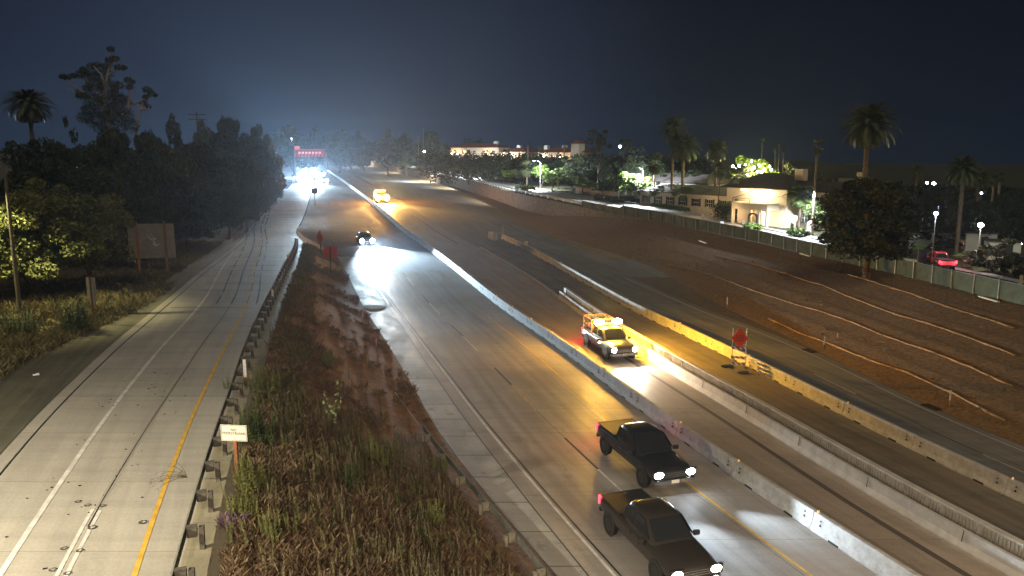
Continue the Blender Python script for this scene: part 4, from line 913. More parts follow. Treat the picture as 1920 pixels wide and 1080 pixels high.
# right side ------------------------------------------------------------
GP = 'palms rising behind the right hand buildings'; GS = 'small street trees along the frontage street'; GM = 'dark trees behind the frontage street'
palm('date', 1263, 240, 54, 150, 'tall palm with dense hanging crown, left one of the overlapping pair', GP, squash=1.25)
palm('date', 1282, 275, 70, 136, 'broad palm in front of the overlapping pair', GP)
palm('date', 1344, 280, 46, 148, 'medium palm standing alone left of the string lit tree', GP, squash=1.25)
palm('date', 1629, 232, 112, 88, 'largest palm, feathery crown above the big dark round tree', GP)
palm('date', 1808, 318, 66, 100, 'dark palm rising on the right beside a second lower one', GP, squash=1.2)
palm('date', 1836, 336, 46, 108, 'lower dark palm touching the right hand one', GP)
palm('fan', 1430, 266, 15, 210, 'tiny round palm head high above the lit building roof', GP)
palm('fan', 1462, 268, 14, 205, 'topmost head of the small three palm cluster', GP); palm('fan', 1454, 280, 14, 205, 'left head of the small three palm cluster', GP); palm('fan', 1470, 280, 13, 205, 'right head of the small three palm cluster', GP)
palm('fan', 1533, 274, 26, 112, 'slender tall palm with a small head and pale trunk beside the lamp post', GP, squash=1.3)
palm('fan', 1719, 322, 26, 120, 'small dark egg shaped palm head right of the big round tree', GP, squash=1.3)
palm('fan', 1864, 338, 26, 115, 'small palm at the right, left of the last one', GP); palm('fan', 1876, 332, 22, 112, 'last small palm near the right edge', GP)
for i, (px, Y) in enumerate(((990, 235), (1058, 245), (1012, 240))): palm('fan', px, 274 if i else 268, 9, Y, ['far tiny palm above the hill buildings, left', 'far tiny palm above the hill buildings, right', 'far tiny palm above the hill buildings, middle'][i], 'tiny palms over the hill buildings')
palm('fan', 988, 315, 34, 152, 'palm with pale lit trunk among the lit street trees', GS, pbase=349)
palm('fan', 1228, 305, 46, 122, 'fan palm with brown trunk beside the street lamp and shuttered house', GS, pbase=386)
palm('fan', 897, 312, 30, 185, 'silvery lit palm by the pale house, left part of the street', GS, pbase=334)
palm('young', 1502, 368, 62, 116, 'lit young palm in front of the right wing of the entrance building', GS, pbase=430)
palm('fan', 1382, 330, 40, 130, 'thin palm in front of the left wing of the entrance building', GS, pbase=417)
palm('fan', 1350, 318, 34, 134, 'dim palm left of the entrance building wing', GS, pbase=410)
tree('dense', 1640, 322, 196, 83, 'big dark round tree behind the green fence, right of the lit entrance', None, z=lambda X, Y: zf(X, Y))
tree('dense', 1580, 372, 70, 90, 'dark bush at the left foot of the big round tree', None, pbase=470, name='bush')
tree('pine', 1124, 243, 52, 165, 'dark ragged pine standing against the sky, left of the overlapping palms', GM)
tree('pine', 1176, 261, 46, 160, 'second dark ragged pine just right of the first', GM)
tree('dense', 1222, 296, 70, 150, 'dark tree beneath the overlapping palms, left', GM)
for i, (px, pt, w, Y, kd) in enumerate(((1050, 300, 60, 200, 'dense'), (1085, 290, 70, 190, 'dense'), (1110, 308, 60, 158, 'dense'), (1150, 300, 60, 160, 'dense'), (1190, 285, 50, 170, 'dense'), (1260, 318, 70, 138, 'dense'), (1300, 316, 70, 140, 'dense'), (1345, 322, 30, 150, 'pine'), (930, 292, 60, 215, 'dense'), (970, 298, 60, 205, 'dense'), (1010, 302, 56, 200, 'dense'), (890, 288, 50, 225, 'dense'), (850, 286, 46, 240, 'dense'), (815, 280, 46, 255, 'dense'), (775, 280, 40, 270, 'dense'), (740, 280, 34, 290, 'dense'), (1480, 305, 70, 150, 'round2'), (1545, 320, 70, 135, 'round2'), (1760, 352, 90, 110, 'dense'), (1830, 372, 110, 106, 'dense'), (1900, 350, 90, 104, 'dense'), (1700, 372, 60, 104, 'dense'), (905, 268, 110, 330, 'far'), (1015, 272, 60, 330, 'far2'), (700, 284, 26, 330, 'dense'), (1410, 312, 90, 142, 'round2'))):
    tree(kd, px, pt, w, Y, 'dark tree ' + ['below the middle hill building', 'below the tower of the hill buildings', 'left of the bright street lit tree', 'behind the bright street lit tree', 'between the two pines and the palms', 'under the broad palm', 'right of the broad palm, by the shuttered house', 'in front of the lone medium palm', 'behind the silvery palm', 'behind the second lit green street tree', 'behind the pale trunk palm', 'below the left end of the hill buildings', 'behind the round bright green street tree', 'right of the three masts', 'below the three masts', 'left of the masts along the street', 'faint above the roof, right of the string lights', 'faint behind the slender palm', 'right of the small egg shaped palm', 'under the dark right hand palms', 'at the right edge below the last palms', 'behind the red pickup, right of the round tree', 'on the hill behind the long lit building', 'low on the hill between the lit buildings', 'at the far left start of the street', 'rising behind the string lit tree'][i], GM)
# string-lit tree
st = tree('bright', 1416, 288, 96, 158, 'yellow green tree full of round string lights above the entrance roof', None)
bm1 = MB(); bm1.sphere((0, 0, 0), .16, 0, 8, 6); bm1 = bm1.mesh('string_light', M['bulb'])
for i, (px, py) in enumerate(sorted(((1374, 312), (1386, 311), (1398, 309), (1409, 302), (1414, 314), (1424, 310), (1420, 322), (1433, 318), (1436, 330), (1446, 318), (1447, 332), (1452, 334), (1402, 328), (1440, 333), (1428, 323), (1443, 312), (1380, 316)))):
    p = at(px, py, 152 + rnd.uniform(-.6, .5)); q = link('string_light', bm1); q.location = p; s_ = rnd.uniform(.9, 1.7); q.scale = (s_,) * 3
    tag(q, f'round string light in the yellow green tree, {ordn(i)} from the left'.replace('nearest', 'first'), 'string light', 'string lights in the yellow green tree')
for px, py in ((1385, 306), (1430, 308), (1412, 318), (1440, 320)): lamp('string_light_glow', at(px, py, 150.5), 2600, (1.0, .88, .35), radius=.3)
# street trees (lit from the street lamps)
for i, (kd, px, pt, w, Y, pb, lb) in enumerate((
    ('bright', 1186, 320, 74, 118, 386, 'bright tree glowing under the street lamp by the shuttered house'),
    ('street', 1165, 338, 50, 120, 380, 'green tree just left of the brightest street tree'),
    ('street2', 1388, 372, 52, 112, 424, 'small leafy tree with thin trunk before the hedge, left of the entrance'),
    ('bright', 843, 301, 28, 205, 330, 'round bright green tree, left part of the street'),
    ('bright', 873, 303, 26, 195, 330, 'yellow green tree left of the silvery palm'),
    ('bright', 960, 316, 40, 160, 350, 'leafy green tree left of the pale trunk palm'),
    ('bright', 1016, 306, 46, 152, 350, 'yellow green tree right of the pale trunk palm'),
    ('street', 1046, 312, 50, 148, 355, 'dimmer green tree right of the yellow green one'),
    ('bright', 810, 291, 20, 225, 318, 'small lit tree at the second street lamp'),
    ('bright', 769, 294, 18, 240, 312, 'small lit tree further down the street'),
    ('street', 748, 293, 18, 255, 311, 'small half lit tree down the street'),
    ('bright', 711, 288, 17, 280, 304, 'lit tree near the far end of the street'),
    ('street', 918, 322, 30, 175, 342, 'dim tree right of the silvery palm'),
    ('bright', 1556, 378, 62, 98, 448, 'bushy lit tree right of the tall lamp post'),
    ('street', 1530, 372, 40, 108, 436, 'green bush behind the tall lamp post'),
    ('street2', 1475, 360, 30, 118, 400, 'small lit shrub at the right corner of the entrance block'),
    ('street', 1240, 345, 60, 122, 392, 'dim tree right of the fan palm before the shuttered house'),
    ('street', 1290, 345, 70, 122, 400, 'dim tree in front of the long house wing'),
    ('street', 1095, 330, 50, 135, 372, 'dim tree before the low garden wall'),
    ('street', 1745, 405, 24, 92, 440, 'small lit tree under the lamp beyond the red pickup'),
    ('street', 1705, 455, 70, 74, 500, 'olive bush between the round tree and the red pickup'),
    ('street2', 1805, 470, 50, 78, 510, 'reddish bush right of the red pickup'))):
    tree(kd, px, pt, w, Y, lb, GS, pbase=pb)
tree('shrub', 1866, 448, 100, 76, 'large dim rounded bush on the right beyond the fence', None, pbase=528)
tree('shrub', 1905, 470, 70, 72, 'dark bush at the right edge above the fence', None, pbase=545)
tree('dense', 1892, 385, 70, 96, 'dark tree at the right edge over the parked cars', None, pbase=470)
GB = [(725, 288, 18, 'first lit tree left of the masts'), (785, 293, 20, 'lit tree under the masts'), (827, 299, 24, 'lit tree left of the round bright one'), (858, 302, 22, 'lit tree between the round bright one and the palm'), (925, 312, 34, 'lit tree right of the pale cottage'), (945, 316, 30, 'lit tree before the leafy green one'), (976, 318, 30, 'lit tree left of the pale palm trunk'), (1035, 322, 44, 'lit tree by the low lit hedge'), (1072, 330, 44, 'lit tree before the low garden wall'), (1130, 342, 48, 'lit tree left of the glowing one'), (1212, 348, 46, 'lit tree before the shuttered house'), (1150, 330, 40, 'lit tree above the garden wall end')]
for px, pt, w, lb in GB: tree('bright' if px % 2 else 'street', px, pt, w, 200, lb + ' on the frontage street', GS, pbase=np.interp(px, (700, 790, 950, 1080, 1180, 1280), (303, 325, 346, 367, 380, 396)) - 1)
# hedges
def hedge(pts, z, h, w, m_, label, name='hedge', seed=0, n=1100, size=.22):
    q = [P(x, y, z) for x, y in pts]; rs = np.random.RandomState(seed); C = []; g = MB()
    for a, b in zip(q[:-1], q[1:]):
        L_ = (b - a).length; k = int(n * L_ / 3); t = rs.rand(k, 1); c = np.array(a) * (1 - t) + np.array(b) * t; d = np.array(b - a); d /= np.linalg.norm(d); s_ = np.array([d[1], -d[0], 0])
        an = rs.uniform(0, math.pi, (k, 1)); rr = rs.uniform(.75, 1.05, (k, 1)); C.append(c + s_ * np.cos(an) * w / 2 * rr + np.array([0, 0, 1]) * np.sin(an) ** .5 * h * rr)
    C = np.concatenate(C); o0 = np.array(q[0]); v, f = leaf_quads(C - o0, size); o = link(name, np_mesh(name, v, f, m_)); o.location = q[0]
    return tag(o, label, 'hedge' if name == 'hedge' else 'shrub')
hedge([(972, 357), (985, 358), (997, 359)], zf, 1.3, 2.6, M['leaf_bright'], 'low lit green mound hedge at the street edge left of centre')
hedge([(1215, 380), (1250, 388), (1300, 396), (1345, 404)], zf, 3.0, 2.0, M['leaf'], 'long dark hedge in front of the long house wing')
hedge([(1345, 412), (1375, 418)], zf, 3.0, 2.0, M['leaf'], 'dark hedge left of the entrance porch', seed=5)
hedge([(1402, 432), (1418, 435)], zf, 1.2, 2.4, M['leaf_bright'], 'round lit hedge mound at the foot of the porch', seed=3)
hedge([(1483, 441), (1510, 445)], zf, 1.0, 2.2, M['leaf_mid'], 'low pale green hedge mound right of the porch by the lamp post', seed=4)
hedge([(1120, 374), (1165, 381)], zf, 1.0, 2.0, M['leaf_grey'], 'dim low hedge under the bright street tree', seed=6)
hedge([(1225, 386), (1290, 398)], zf, .7, 1.2, M['leaf_mid'], 'thin trimmed low hedge edging the lit street', seed=8)
hedge([(1755, 425), (1790, 432), (1830, 440)], zland, 1.4, 2.0, M['leaf'], 'dark hedge at the foot of the pale garden wall on the right', seed=9)

# ground vegetation of the embankment and the left bank -----------------------------------------
def stamp(protos, places, name, m_, loc=(0, 0, 0)):
    V = []; Fs = []; off = 0
    for (v, f), pl in zip(protos, places):
        for (x, y, z, s_, a) in pl:
            c, sn = math.cos(a) * s_, math.sin(a) * s_; w = np.empty_like(v); w[:, 0] = v[:, 0] * c - v[:, 1] * sn + x; w[:, 1] = v[:, 0] * sn + v[:, 1] * c + y; w[:, 2] = v[:, 2] * s_ + z
            V.append(w); Fs.append(f + off); off += len(v)
    return np_mesh(name, np.concatenate(V), np.concatenate(Fs), m_)
def tuft(seed, n=14, h=.32, sp=.22, lean=.5):
    rs = np.random.RandomState(seed); V = []; Fc = []
    for i in range(n):
        a = rs.rand() * 6.28; b = rs.rand() * sp; x, y = math.cos(a) * b, math.sin(a) * b; hh = h * rs.uniform(.5, 1.3); lx, ly = rs.normal(size=2) * lean * hh; w = .007; o = len(V)
        V += [(x - w, y, -.03), (x + w, y + w, -.03), (x + lx * .4, y + ly * .4, hh * .6), (x + lx, y + ly, hh)]; Fc += [(o, o + 1, o + 2, o + 3)]
    return np.array(V), np.array(Fc)
def spike(seed, h=1.0, n=60):
    """tall horseweed: a stem set with small leaves"""
    rs = np.random.RandomState(seed); V = []; Fc = []; lx, ly = rs.normal(size=2) * .08
    for k in range(4):
        z0, z1 = h * k / 4, h * (k + 1) / 4; o = len(V); V += [(lx * z0 - .008, ly * z0, z0), (lx * z0 + .008, ly * z0, z0), (lx * z1 + .006, ly * z1, z1), (lx * z1 - .006, ly * z1, z1)]; Fc.append((o, o + 1, o + 2, o + 3))
    for i in range(n):
        z = h * (.12 + .88 * (i / n)); a = rs.rand() * 6.28; l = .10 * (1.15 - i / n) + .025; dx, dy = math.cos(a), math.sin(a); o = len(V); w = .011; b = (lx * z, ly * z, z)
        V += [(b[0] - dy * w * .3, b[1] + dx * w * .3, z), (b[0] + dx * l * .5 - dy * w, b[1] + dy * l * .5 + dx * w, z + l * .5), (b[0] + dx * l, b[1] + dy * l, z + l * .55), (b[0] + dx * l * .5 + dy * w, b[1] + dy * l * .5 - dx * w, z + l * .35)]; Fc.append((o, o + 1, o + 2, o + 3))
    return np.array(V), np.array(Fc)
tp = [tuft(i, 20, .20 + .04 * i, .28) for i in range(4)]; sp_ = [spike(i, .75 + .16 * i, 60) for i in range(4)]
rs = np.random.RandomState(4)
def scatter(n, y0, y1, ka, kb, dens, smin, smax, zz, Xa, Xb, power=1.6):
    out = [[] for _ in range(4)]
    for i in range(n):
        y = y0 + (y1 - y0) * rs.rand() ** power; k = ka + (kb - ka) * rs.rand(); x = Xa(y) + (Xb(y) - Xa(y)) * k
        if rs.rand() > dens(x, y, k): continue
        out[rs.randint(4)].append((x, y, zz(x, y), rs.uniform(smin, smax), rs.rand() * 6.28))
    return out
XAe = lambda Y: XL(Y) - (0.1 if Y > 46 else 1.9)
pn = lambda x, y, s_, o_=0: hsh(x + o_, y - o_, s_)
g1 = scatter(14000, 19, 118, .0, 1, lambda x, y, k: (.12 + .9 * pn(x, y, .25) + (.4 if k < .3 else 0) + (.35 if y < 36 else 0)) * (1 if y < 95 else 1.5), .5, 1.3, zmedxy, XW, XAe)
tag(link('dry_grass', stamp(tp, g1, 'dry_grass', leaf_mat('dry_reddish_grass', (.13, .085, .052), (.24, .17, .095)))), 'dry reddish brown grass covering the embankment', 'grass', kind='stuff')
g2 = scatter(7500, 19, 116, .0, 1, lambda x, y, k: (.85 if k < .25 and y > 30 else .05 if y > 36 else .30) * (.6 + 1.3 * pn(x, y, .3, 9)), .35, 1.05, zmedxy, XW, XAe)
tag(link('green_weeds', stamp(sp_, g2, 'green_weeds', leaf_mat('weed_green', (.085, .095, .035), (.17, .175, .065)))), 'tall spiky green weeds growing on the embankment', 'weeds', kind='stuff')
g3 = scatter(5000, 19, 40, .1, .95, lambda x, y, k: .30 + .9 * pn(x, y, .5, 4), .35, .95, zmedxy, XW, XAe, 1.0)
tag(link('brown_weeds', stamp(sp_, g3, 'brown_weeds', leaf_mat('weed_brown', (.14, .115, .065), (.24, .20, .11)))), 'dried brown weed stalks on the near end of the embankment', 'weeds', kind='stuff')
g4 = scatter(5200, 24, 120, 0, 1, lambda x, y, k: (.2 + 1.0 * k) * (.5 + 1.2 * pn(x, y, .3, 2)), .3, .95, zleft, lambda Y: XRE(Y) - 22, lambda Y: XV(Y) - 1.6 if Y < 75 else XRE(Y) - 3.2)
tag(link('bank_weeds', stamp(sp_, g4, 'bank_weeds', leaf_mat('bank_weed', (.075, .085, .035), (.15, .15, .06)))), 'weeds and tall grass covering the left bank', 'weeds', kind='stuff')
g5 = scatter(9000, 22, 120, 0, 1, lambda x, y, k: .3 + 1.2 * k, .8, 1.8, zleft, lambda Y: XRE(Y) - 24, lambda Y: XV(Y) - 1.3 if Y < 75 else XRE(Y) - 3.0)
tag(link('bank_grass', stamp(tp, g5, 'bank_grass', leaf_mat('bank_grass', (.12, .10, .045), (.20, .17, .08)))), 'straw coloured grass on the left bank', 'grass', kind='stuff')
g6 = scatter(5200, 34, 130, .02, .98, lambda x, y, k: .02 + .5 * pn(x, y, .12, 3) + (.15 if y < 62 else 0), .35, .8, zcutxy, XK, XFB, 1.2)
tag(link('slope_grass', stamp(tp, g6, 'slope_grass', leaf_mat('slope_grass', (.10, .085, .045), (.15, .12, .065)))), 'sparse low growth on the brown cut slope', 'grass', kind='stuff')
# single plants one can pick out
GW = 'single bushes standing out on the embankment'
def bushy(px, py, protos, n, r_, smin, smax, m_, label, z=zmedxy, name='weed_clump', group=GW, seed=0):
    p = P(px, py, z); q = np.random.RandomState(seed + int(px)); pl = [[] for _ in protos]
    for i in range(n):
        a = q.rand() * 6.28; d = r_ * q.rand() ** .7; x, y = d * math.cos(a), d * math.sin(a); pl[q.randint(len(protos))].append((x, y, z(p.x + x, p.y + y) - p.z, q.uniform(smin, smax), q.rand() * 6.28))
    o = link(name, stamp(protos, pl, name, m_)); o.location = p; return tag(o, label, 'plant', group)
yg = leaf_mat('yellow_green_weed', (.14, .15, .045), (.24, .23, .08)); dg = leaf_mat('deep_green_weed', (.06, .085, .03), (.12, .15, .05))
bushy(616, 690, sp_, 26, .5, .8, 1.1, yg, 'rounded clump of upright green stems midway up the embankment')
bushy(493, 735, sp_, 40, .8, 1.0, 1.5, yg, 'tall green weed clump behind the guardrail beyond the white marker')
bushy(480, 830, sp_, 55, .8, 1.0, 1.5, dg, 'large green weed bush right of the pedestrian sign panel')
bushy(470, 920, sp_, 60, .7, .9, 1.4, yg, 'tall yellow green weeds at the foot of the pedestrian sign')
bushy(455, 970, sp_, 36, .5, .6, 1.1, yg, 'yellow green weeds in front of the pedestrian sign post')
bushy(705, 870, sp_, 30, .5, .9, 1.4, yg, 'row of tall pale green spikes near the middle of the embankment')
bushy(738, 868, sp_, 14, .4, .8, 1.2, yg, 'short row of pale spikes right of the taller row')
bushy(820, 880, sp_, 40, .6, .5, .9, yg, 'yellow green bush by the end of the highway guardrail')
bushy(660, 915, sp_, 34, .6, .7, 1.1, dg, 'green bush low on the embankment left of centre')
bushy(810, 985, sp_, 30, .5, .7, 1.2, yg, 'green spikes near the bottom right of the embankment')
bushy(520, 1010, sp_, 34, .6, .6, 1.0, yg, 'yellow green bush near the bottom left of the embankment')
bushy(140, 620, sp_, 60, 1.0, 1.4, 2.2, dg, 'tall narrow bush at the edge of the left bank beside the dirt shoulder', zleft)
bushy(45, 625, sp_, 60, 1.2, 1.0, 1.6, dg, 'low bush on the left bank below the lamp lit tree', zleft)
bushy(436, 985, tp, 26, .25, .8, 1.3, leaf_mat('purple_flower', (.16, .10, .14), (.22, .15, .17)), 'small purple flowering clump beside the guardrail apron')
bushy(428, 730, sp_, 14, .3, .4, .8, yg, 'grass growing through the ramp guardrail', zr, 'grass_clump')
# broad-leaved seedling
p = P(622, 800, zmedxy); L = []; g = MB()
for k, (dx, h_) in enumerate(((-.25, 1.9), (.55, 2.5), (.15, 1.2))):
    g.tube([(0, 0, 0), (dx * .5, 0, h_ * .5), (dx, .1, h_)], [.02, .015, .006], 5)
    for i in range(34):
        z = h_ * (.08 + .9 * i / 34); L.append((dx * z / h_ + rs.normal() * .12, rs.normal() * .12, z))
o = thing('leafy_sapling', p, 0, 'sapling with broad yellow green leaves standing on the embankment', 'plant'); v, f = leaf_quads(np.array(L), .10, slim=.6); link('leaves', np_mesh('leaves', v, f, leaf_mat('broad_leaf', (.18, .22, .09), (.32, .33, .12))), o); g.build('stem', M['bark'], o)
# dry branch hanging over the ramp rail
p = P(352, 905, zr, .6); g = MB()
for k in range(9):
    a = R(150 + k * 14) ; q0 = Vector((0, 0, .2)); pts = [q0]
    for i in range(4): pts.append(pts[-1] + Vector((math.cos(a) * .3, math.sin(a) * .3, .12 - .07 * i + rs.normal() * .03))); 
    g.tube(pts, [.012, .01, .008, .006, .003], 4)
    for i in range(1, 5):
        for j in range(3): g.tube([pts[i], pts[i] + Vector(rs.normal(size=3) * .09)], [.005, .002], 3)
o = g.build('dry_branch', M['bark'], fix=False); o.location = p; o.rotation_euler = (0, 0, R(-20)); tag(o, 'dry weed branch leaning over the guardrail towards the yellow line', 'dry plant')
# raised pavement rings and specks left on the ramp
rg = MB()
for i in range(18):
    a0 = 2 * math.pi * i / 18; a1 = 2 * math.pi * (i + 1) / 18
    for r0, r1, z0 in ((.075, .115, .012),):
        rg.add([(r0 * math.cos(a0), r0 * math.sin(a0), z0), (r1 * math.cos(a0), r1 * math.sin(a0), .004), (r1 * math.cos(a1), r1 * math.sin(a1), .004), (r0 * math.cos(a1), r0 * math.sin(a1), z0)], [(0, 1, 2, 3)])
rg = rg.mesh('pavement_ring', mat('glue_ring', (.06, .055, .045), .8))
RL = ['beside the upper end of the double white line, left', 'beside the upper end of the double white line, right', 'pair partner right of the double white line', 'touching the yellow ramp line', 'left of the lower double white line', 'right of the lower double white line', 'near the bottom edge left of the double line', 'lowest one near the bottom edge', 'alone left of the double white line top']
for i, (px, py) in enumerate(((164, 948), (192, 949), (173, 990), (268, 980), (120, 1029), (150, 1033), (99, 1069), (127, 1076), (146, 941))):
    q = link('pavement_ring', rg); p = P(px, py, zr); q.location = p + Vector((0, 0, .02)); q.scale = (1.25,) * 3 if i in (2, 3) else (1.0,) * 3; tag(q, 'dark glue ring on the ramp ' + RL[i], 'glue ring', 'glue rings left on the ramp concrete')
g = MB()
for i in range(60):
    y = 19 + 24 * rs.rand(); x = XRW(y) + rs.uniform(-1.0, 3.6); r_ = rs.uniform(.02, .055); g.cyl((x, y, zr(x, y) + .018), r_, .012, 6)
tag(g.build('pavement_specks', M['black']), 'scattered dark specks and small debris on the ramp concrete', 'debris', kind='stuff')
for px, py, zz, lb, c_ in ((68, 705, zr, 'small white scrap lying on the dirt shoulder at the left', .5), (848, 927, zmedxy, 'white crumpled litter by the highway guardrail', .7), (72, 700, zr, '', 0)):
    if not lb: continue
    g = MB(); g.box((0, 0, .05), (.32, .12, .05), rx=.2); g.box((.05, .06, .09), (.15, .12, .03), rx=-.5, rz=.6); o = g.build('litter', M['white']); o.location = P(px, py, zz) + Vector((0, 0, .03)); o.rotation_euler = (0, 0, rnd.uniform(0, 3)); tag(o, lb, 'litter')

# far-off woods that read as one dark band on the skyline
def wood(name, x0, x1, n, yt, Yr, zb, label, size=.55):
    q = np.random.RandomState(int(x0)); L = []
    for i in range(n):
        px = x0 + (x1 - x0) * (i + q.rand()) / n; Y = q.uniform(*Yr); t = at(px, yt(px) + q.uniform(-4, 7), Y); w = q.uniform(4, 8); h = max(2., t.z - zb); k = 420
        p = q.normal(size=(k, 3)); p /= np.linalg.norm(p, axis=1)[:, None]; p *= q.uniform(.55, 1, (k, 1)); p[:, 2] = np.abs(p[:, 2]) if q.rand() < .3 else p[:, 2]
        L.append(p * np.array([w, w * .7, h / 2]) * (1 + .18 * np.sin(p[:, :1] * 9 + i)) + np.array([t.x, Y, zb + h / 2]))
    v, f = leaf_quads(np.concatenate(L), size, slim=.8); tag(link(name, np_mesh(name, v, f, M['leaf'])), label, 'woodland', kind='stuff')
wood('distant_wood', 440, 900, 90, lambda x: 262 - 14 * math.sin((x - 440) / 70.), (430, 600), 9, 'dark band of far woods beyond the gantry')
wood('distant_wood', 860, 1320, 70, lambda x: 272 + 30 * (x - 860) / 460, (360, 470), 6, 'dark band of far woods behind the hill buildings')
wood('distant_wood', 1300, 1960, 90, lambda x: 338 + 14 * (x - 1300) / 660, (190, 270), 2.5, 'dark low band of woods behind the right hand palms', .4)

wood('hill_shrubbery', 800, 1125, 60, lambda x: 281 + 10 * (x - 800) / 325, (236, 250), 8, 'dark shrubs and low trees hiding the foot of the hill buildings', .3)
# ================================================================= VEHICLES  (forward = +x in their own space)
def wheel(par, x, y, r=.38, w=.26):
    g = MB(); n = 22; pr = [(-w / 2, r * .62), (-w / 2, r * .93), (-w * .36, r), (w * .36, r), (w / 2, r * .93), (w / 2, r * .62)]; vs = []; fs = []
    for i in range(n):
        a = 2 * math.pi * i / n
        for yy, rr in pr: vs.append((rr * math.cos(a), yy, rr * math.sin(a)))
    m6 = len(pr)
    for i in range(n):
        for k in range(m6 - 1): fs.append((i * m6 + k, ((i + 1) % n) * m6 + k, ((i + 1) % n) * m6 + k + 1, i * m6 + k + 1))
    g.add(vs, fs)
    for s in (-1, 1): g.cyl((0, s * w * .2, 0), r * .63, .02, 18, 'y')
    t = g.build('wheel', M['rubber'], par, smoothed=False); t.location = (x, y, r)
    g = MB(); s = 1 if y > 0 else -1; g.cyl((0, s * w * .42, 0), r * .30, .03, 12, 'y')
    for i in range(6): a = i * math.pi / 3; g.box((math.cos(a) * r * .38, s * w * .40, math.sin(a) * r * .38), (r * .5, .03, r * .14), 0, ry=-a)
    g.build('rim', M['rim'], t, fix=False)
def vehicle(kind, loc, heading, label, paint, group=None, lens='led', beam=900, beamcol=(.75, .86, 1), scale=1.0, tail=True, lights=True, cat=None, detail=True, beamdown=-.085, beamside=0.0, fan=0.0, spread=70, lens_s=(.05, .34, .17), name=None):
    """kind: pickup, suv, sedan"""
    o = thing(name or {'pickup': 'pickup_truck', 'suv': 'suv', 'sedan': 'car'}[kind], loc, heading, label, cat or {'pickup': 'pickup truck', 'suv': 'car', 'sedan': 'car'}[kind], group, scale)
    if kind == 'pickup':
        L, Wd = 5.8, 1.98; wx = (-1.85, 1.9); r = .41; hz = .84
        st = [(-2.92, .90, .62, 1.06, 1.10), (-2.84, .96, .48, 1.12, 1.15), (-1.9, .99, .44, 1.14, 1.17), (-.9, .99, .42, 1.13, 1.17), (.9, .99, .42, 1.12, 1.19), (1.5, .99, .43, 1.09, 1.22), (2.3, .975, .45, 1.03, 1.17), (2.72, .94, .47, .97, 1.08), (2.86, .90, .50, .90, 1.0), (2.92, .80, .56, .78, .84)]
        gh = [(1.08, -1.06, 1.58, .90), (1.24, -1.0, 1.36, .875), (1.74, -.86, .66, .735), (1.86, -.74, .46, .64)]
    elif kind == 'suv':
        L, Wd = 4.9, 1.94; wx = (-1.45, 1.5); r = .37; hz = .76
        st = [(-2.46, .86, .55, .98, 1.02), (-2.38, .93, .40, 1.04, 1.07), (-1.2, .97, .34, 1.05, 1.09), (.9, .97, .34, 1.03, 1.10), (1.5, .965, .36, .99, 1.10), (2.1, .93, .38, .92, 1.02), (2.36, .88, .42, .84, .92), (2.46, .76, .48, .70, .76)]
        gh = [(1.0, -2.40, 1.34, .88), (1.14, -2.36, 1.10, .86), (1.60, -2.12, .42, .72), (1.73, -1.95, .22, .62)]
    else:
        L, Wd = 4.7, 1.82; wx = (-1.4, 1.45); r = .33; hz = .66
        st = [(-2.36, .80, .50, .90, .94), (-2.26, .87, .34, .96, 1.0), (-1.3, .91, .28, .97, 1.02), (.9, .91, .28, .92, .98), (1.5, .90, .30, .86, .95), (2.1, .86, .32, .76, .84), (2.28, .80, .36, .68, .74), (2.36, .68, .42, .58, .62)]
        gh = [(.92, -1.95, 1.25, .80), (1.02, -1.72, 1.0, .78), (1.36, -1.05, .36, .64), (1.44, -.85, .12, .56)]
    h = Wd / 2; g = MB(); vs = []; fs = []; n = 14
    for x, hw, zb, zs, zt in st:
        half = [(0, zb), (.80 * hw, zb), (.965 * hw, zb + .10), (hw, (zb + zs) / 2 + .05), (.975 * hw, zs - .05), (.90 * hw, zs + .015), (.55 * hw, zt - .01), (0, zt)]
        for y, z in half + [(-y, z) for y, z in half[-2:0:-1]]: vs.append((x, y, z))
    for j in range(len(st) - 1):
        for i in range(n): i2 = (i + 1) % n; fs.append((j * n + i, j * n + i2, (j + 1) * n + i2, (j + 1) * n + i))
    fs += [tuple(range(n))[::-1], tuple(range((len(st) - 1) * n, len(st) * n))]; g.add(vs, fs)
    body = g.build('body', paint, o, smoothed=True); md = body.modifiers.new('smooth', 'SUBSURF'); md.levels = md.render_levels = 1
    g = MB(); vs = []; fs = []
    for z, xa, xb, hy in gh:
        for fx, fy in ((0, -.8), (0, 0), (0, .8), (.07, 1), (.5, 1), (.93, 1), (1, .8), (1, 0), (1, -.8), (.93, -1), (.5, -1), (.07, -1)):
            bow = .07 * (1 - abs(fy)) if fx == 1 else 0; vs.append((xa + (xb - xa) * fx + bow, hy * fy, z))
    for j in range(3):
        for i in range(12): i2 = (i + 1) % 12; fs.append((j * 12 + i, j * 12 + i2, (j + 1) * 12 + i2, (j + 1) * 12 + i))
    vs.append(((gh[3][1] + gh[3][2]) / 2, 0, gh[3][0] + .035)); fs += [(36 + i, 36 + (i + 1) % 12, 48) for i in range(12)]
    g.add(vs, fs); cb = g.build('cab', paint, o, smoothed=True); md = cb.modifiers.new('smooth', 'SUBSURF'); md.levels = md.render_levels = 1
    def pane(nm, q, ins=.07, off=.016):
        q = [Vector(v) for v in q]; c = sum(q, Vector()) / 4; nr = (q[1] - q[0]).cross(q[2] - q[0]).normalized()
        if nr.dot(c - Vector((-.2, 0, .9))) < 0: nr = -nr
        q = [c + (v - c) * (1 - ins) + nr * off for v in q]; g = MB(); g.add(q + [v - nr * .04 for v in q], [(0, 1, 2, 3), (7, 6, 5, 4), (0, 4, 5, 1), (1, 5, 6, 2), (2, 6, 7, 3), (3, 7, 4, 0)]); g.build(nm, M['glass'], o, bevel=.012)
    (z0, xa0, xb0, y0), (z1, xa1, xb1, y1) = gh[1], gh[2]
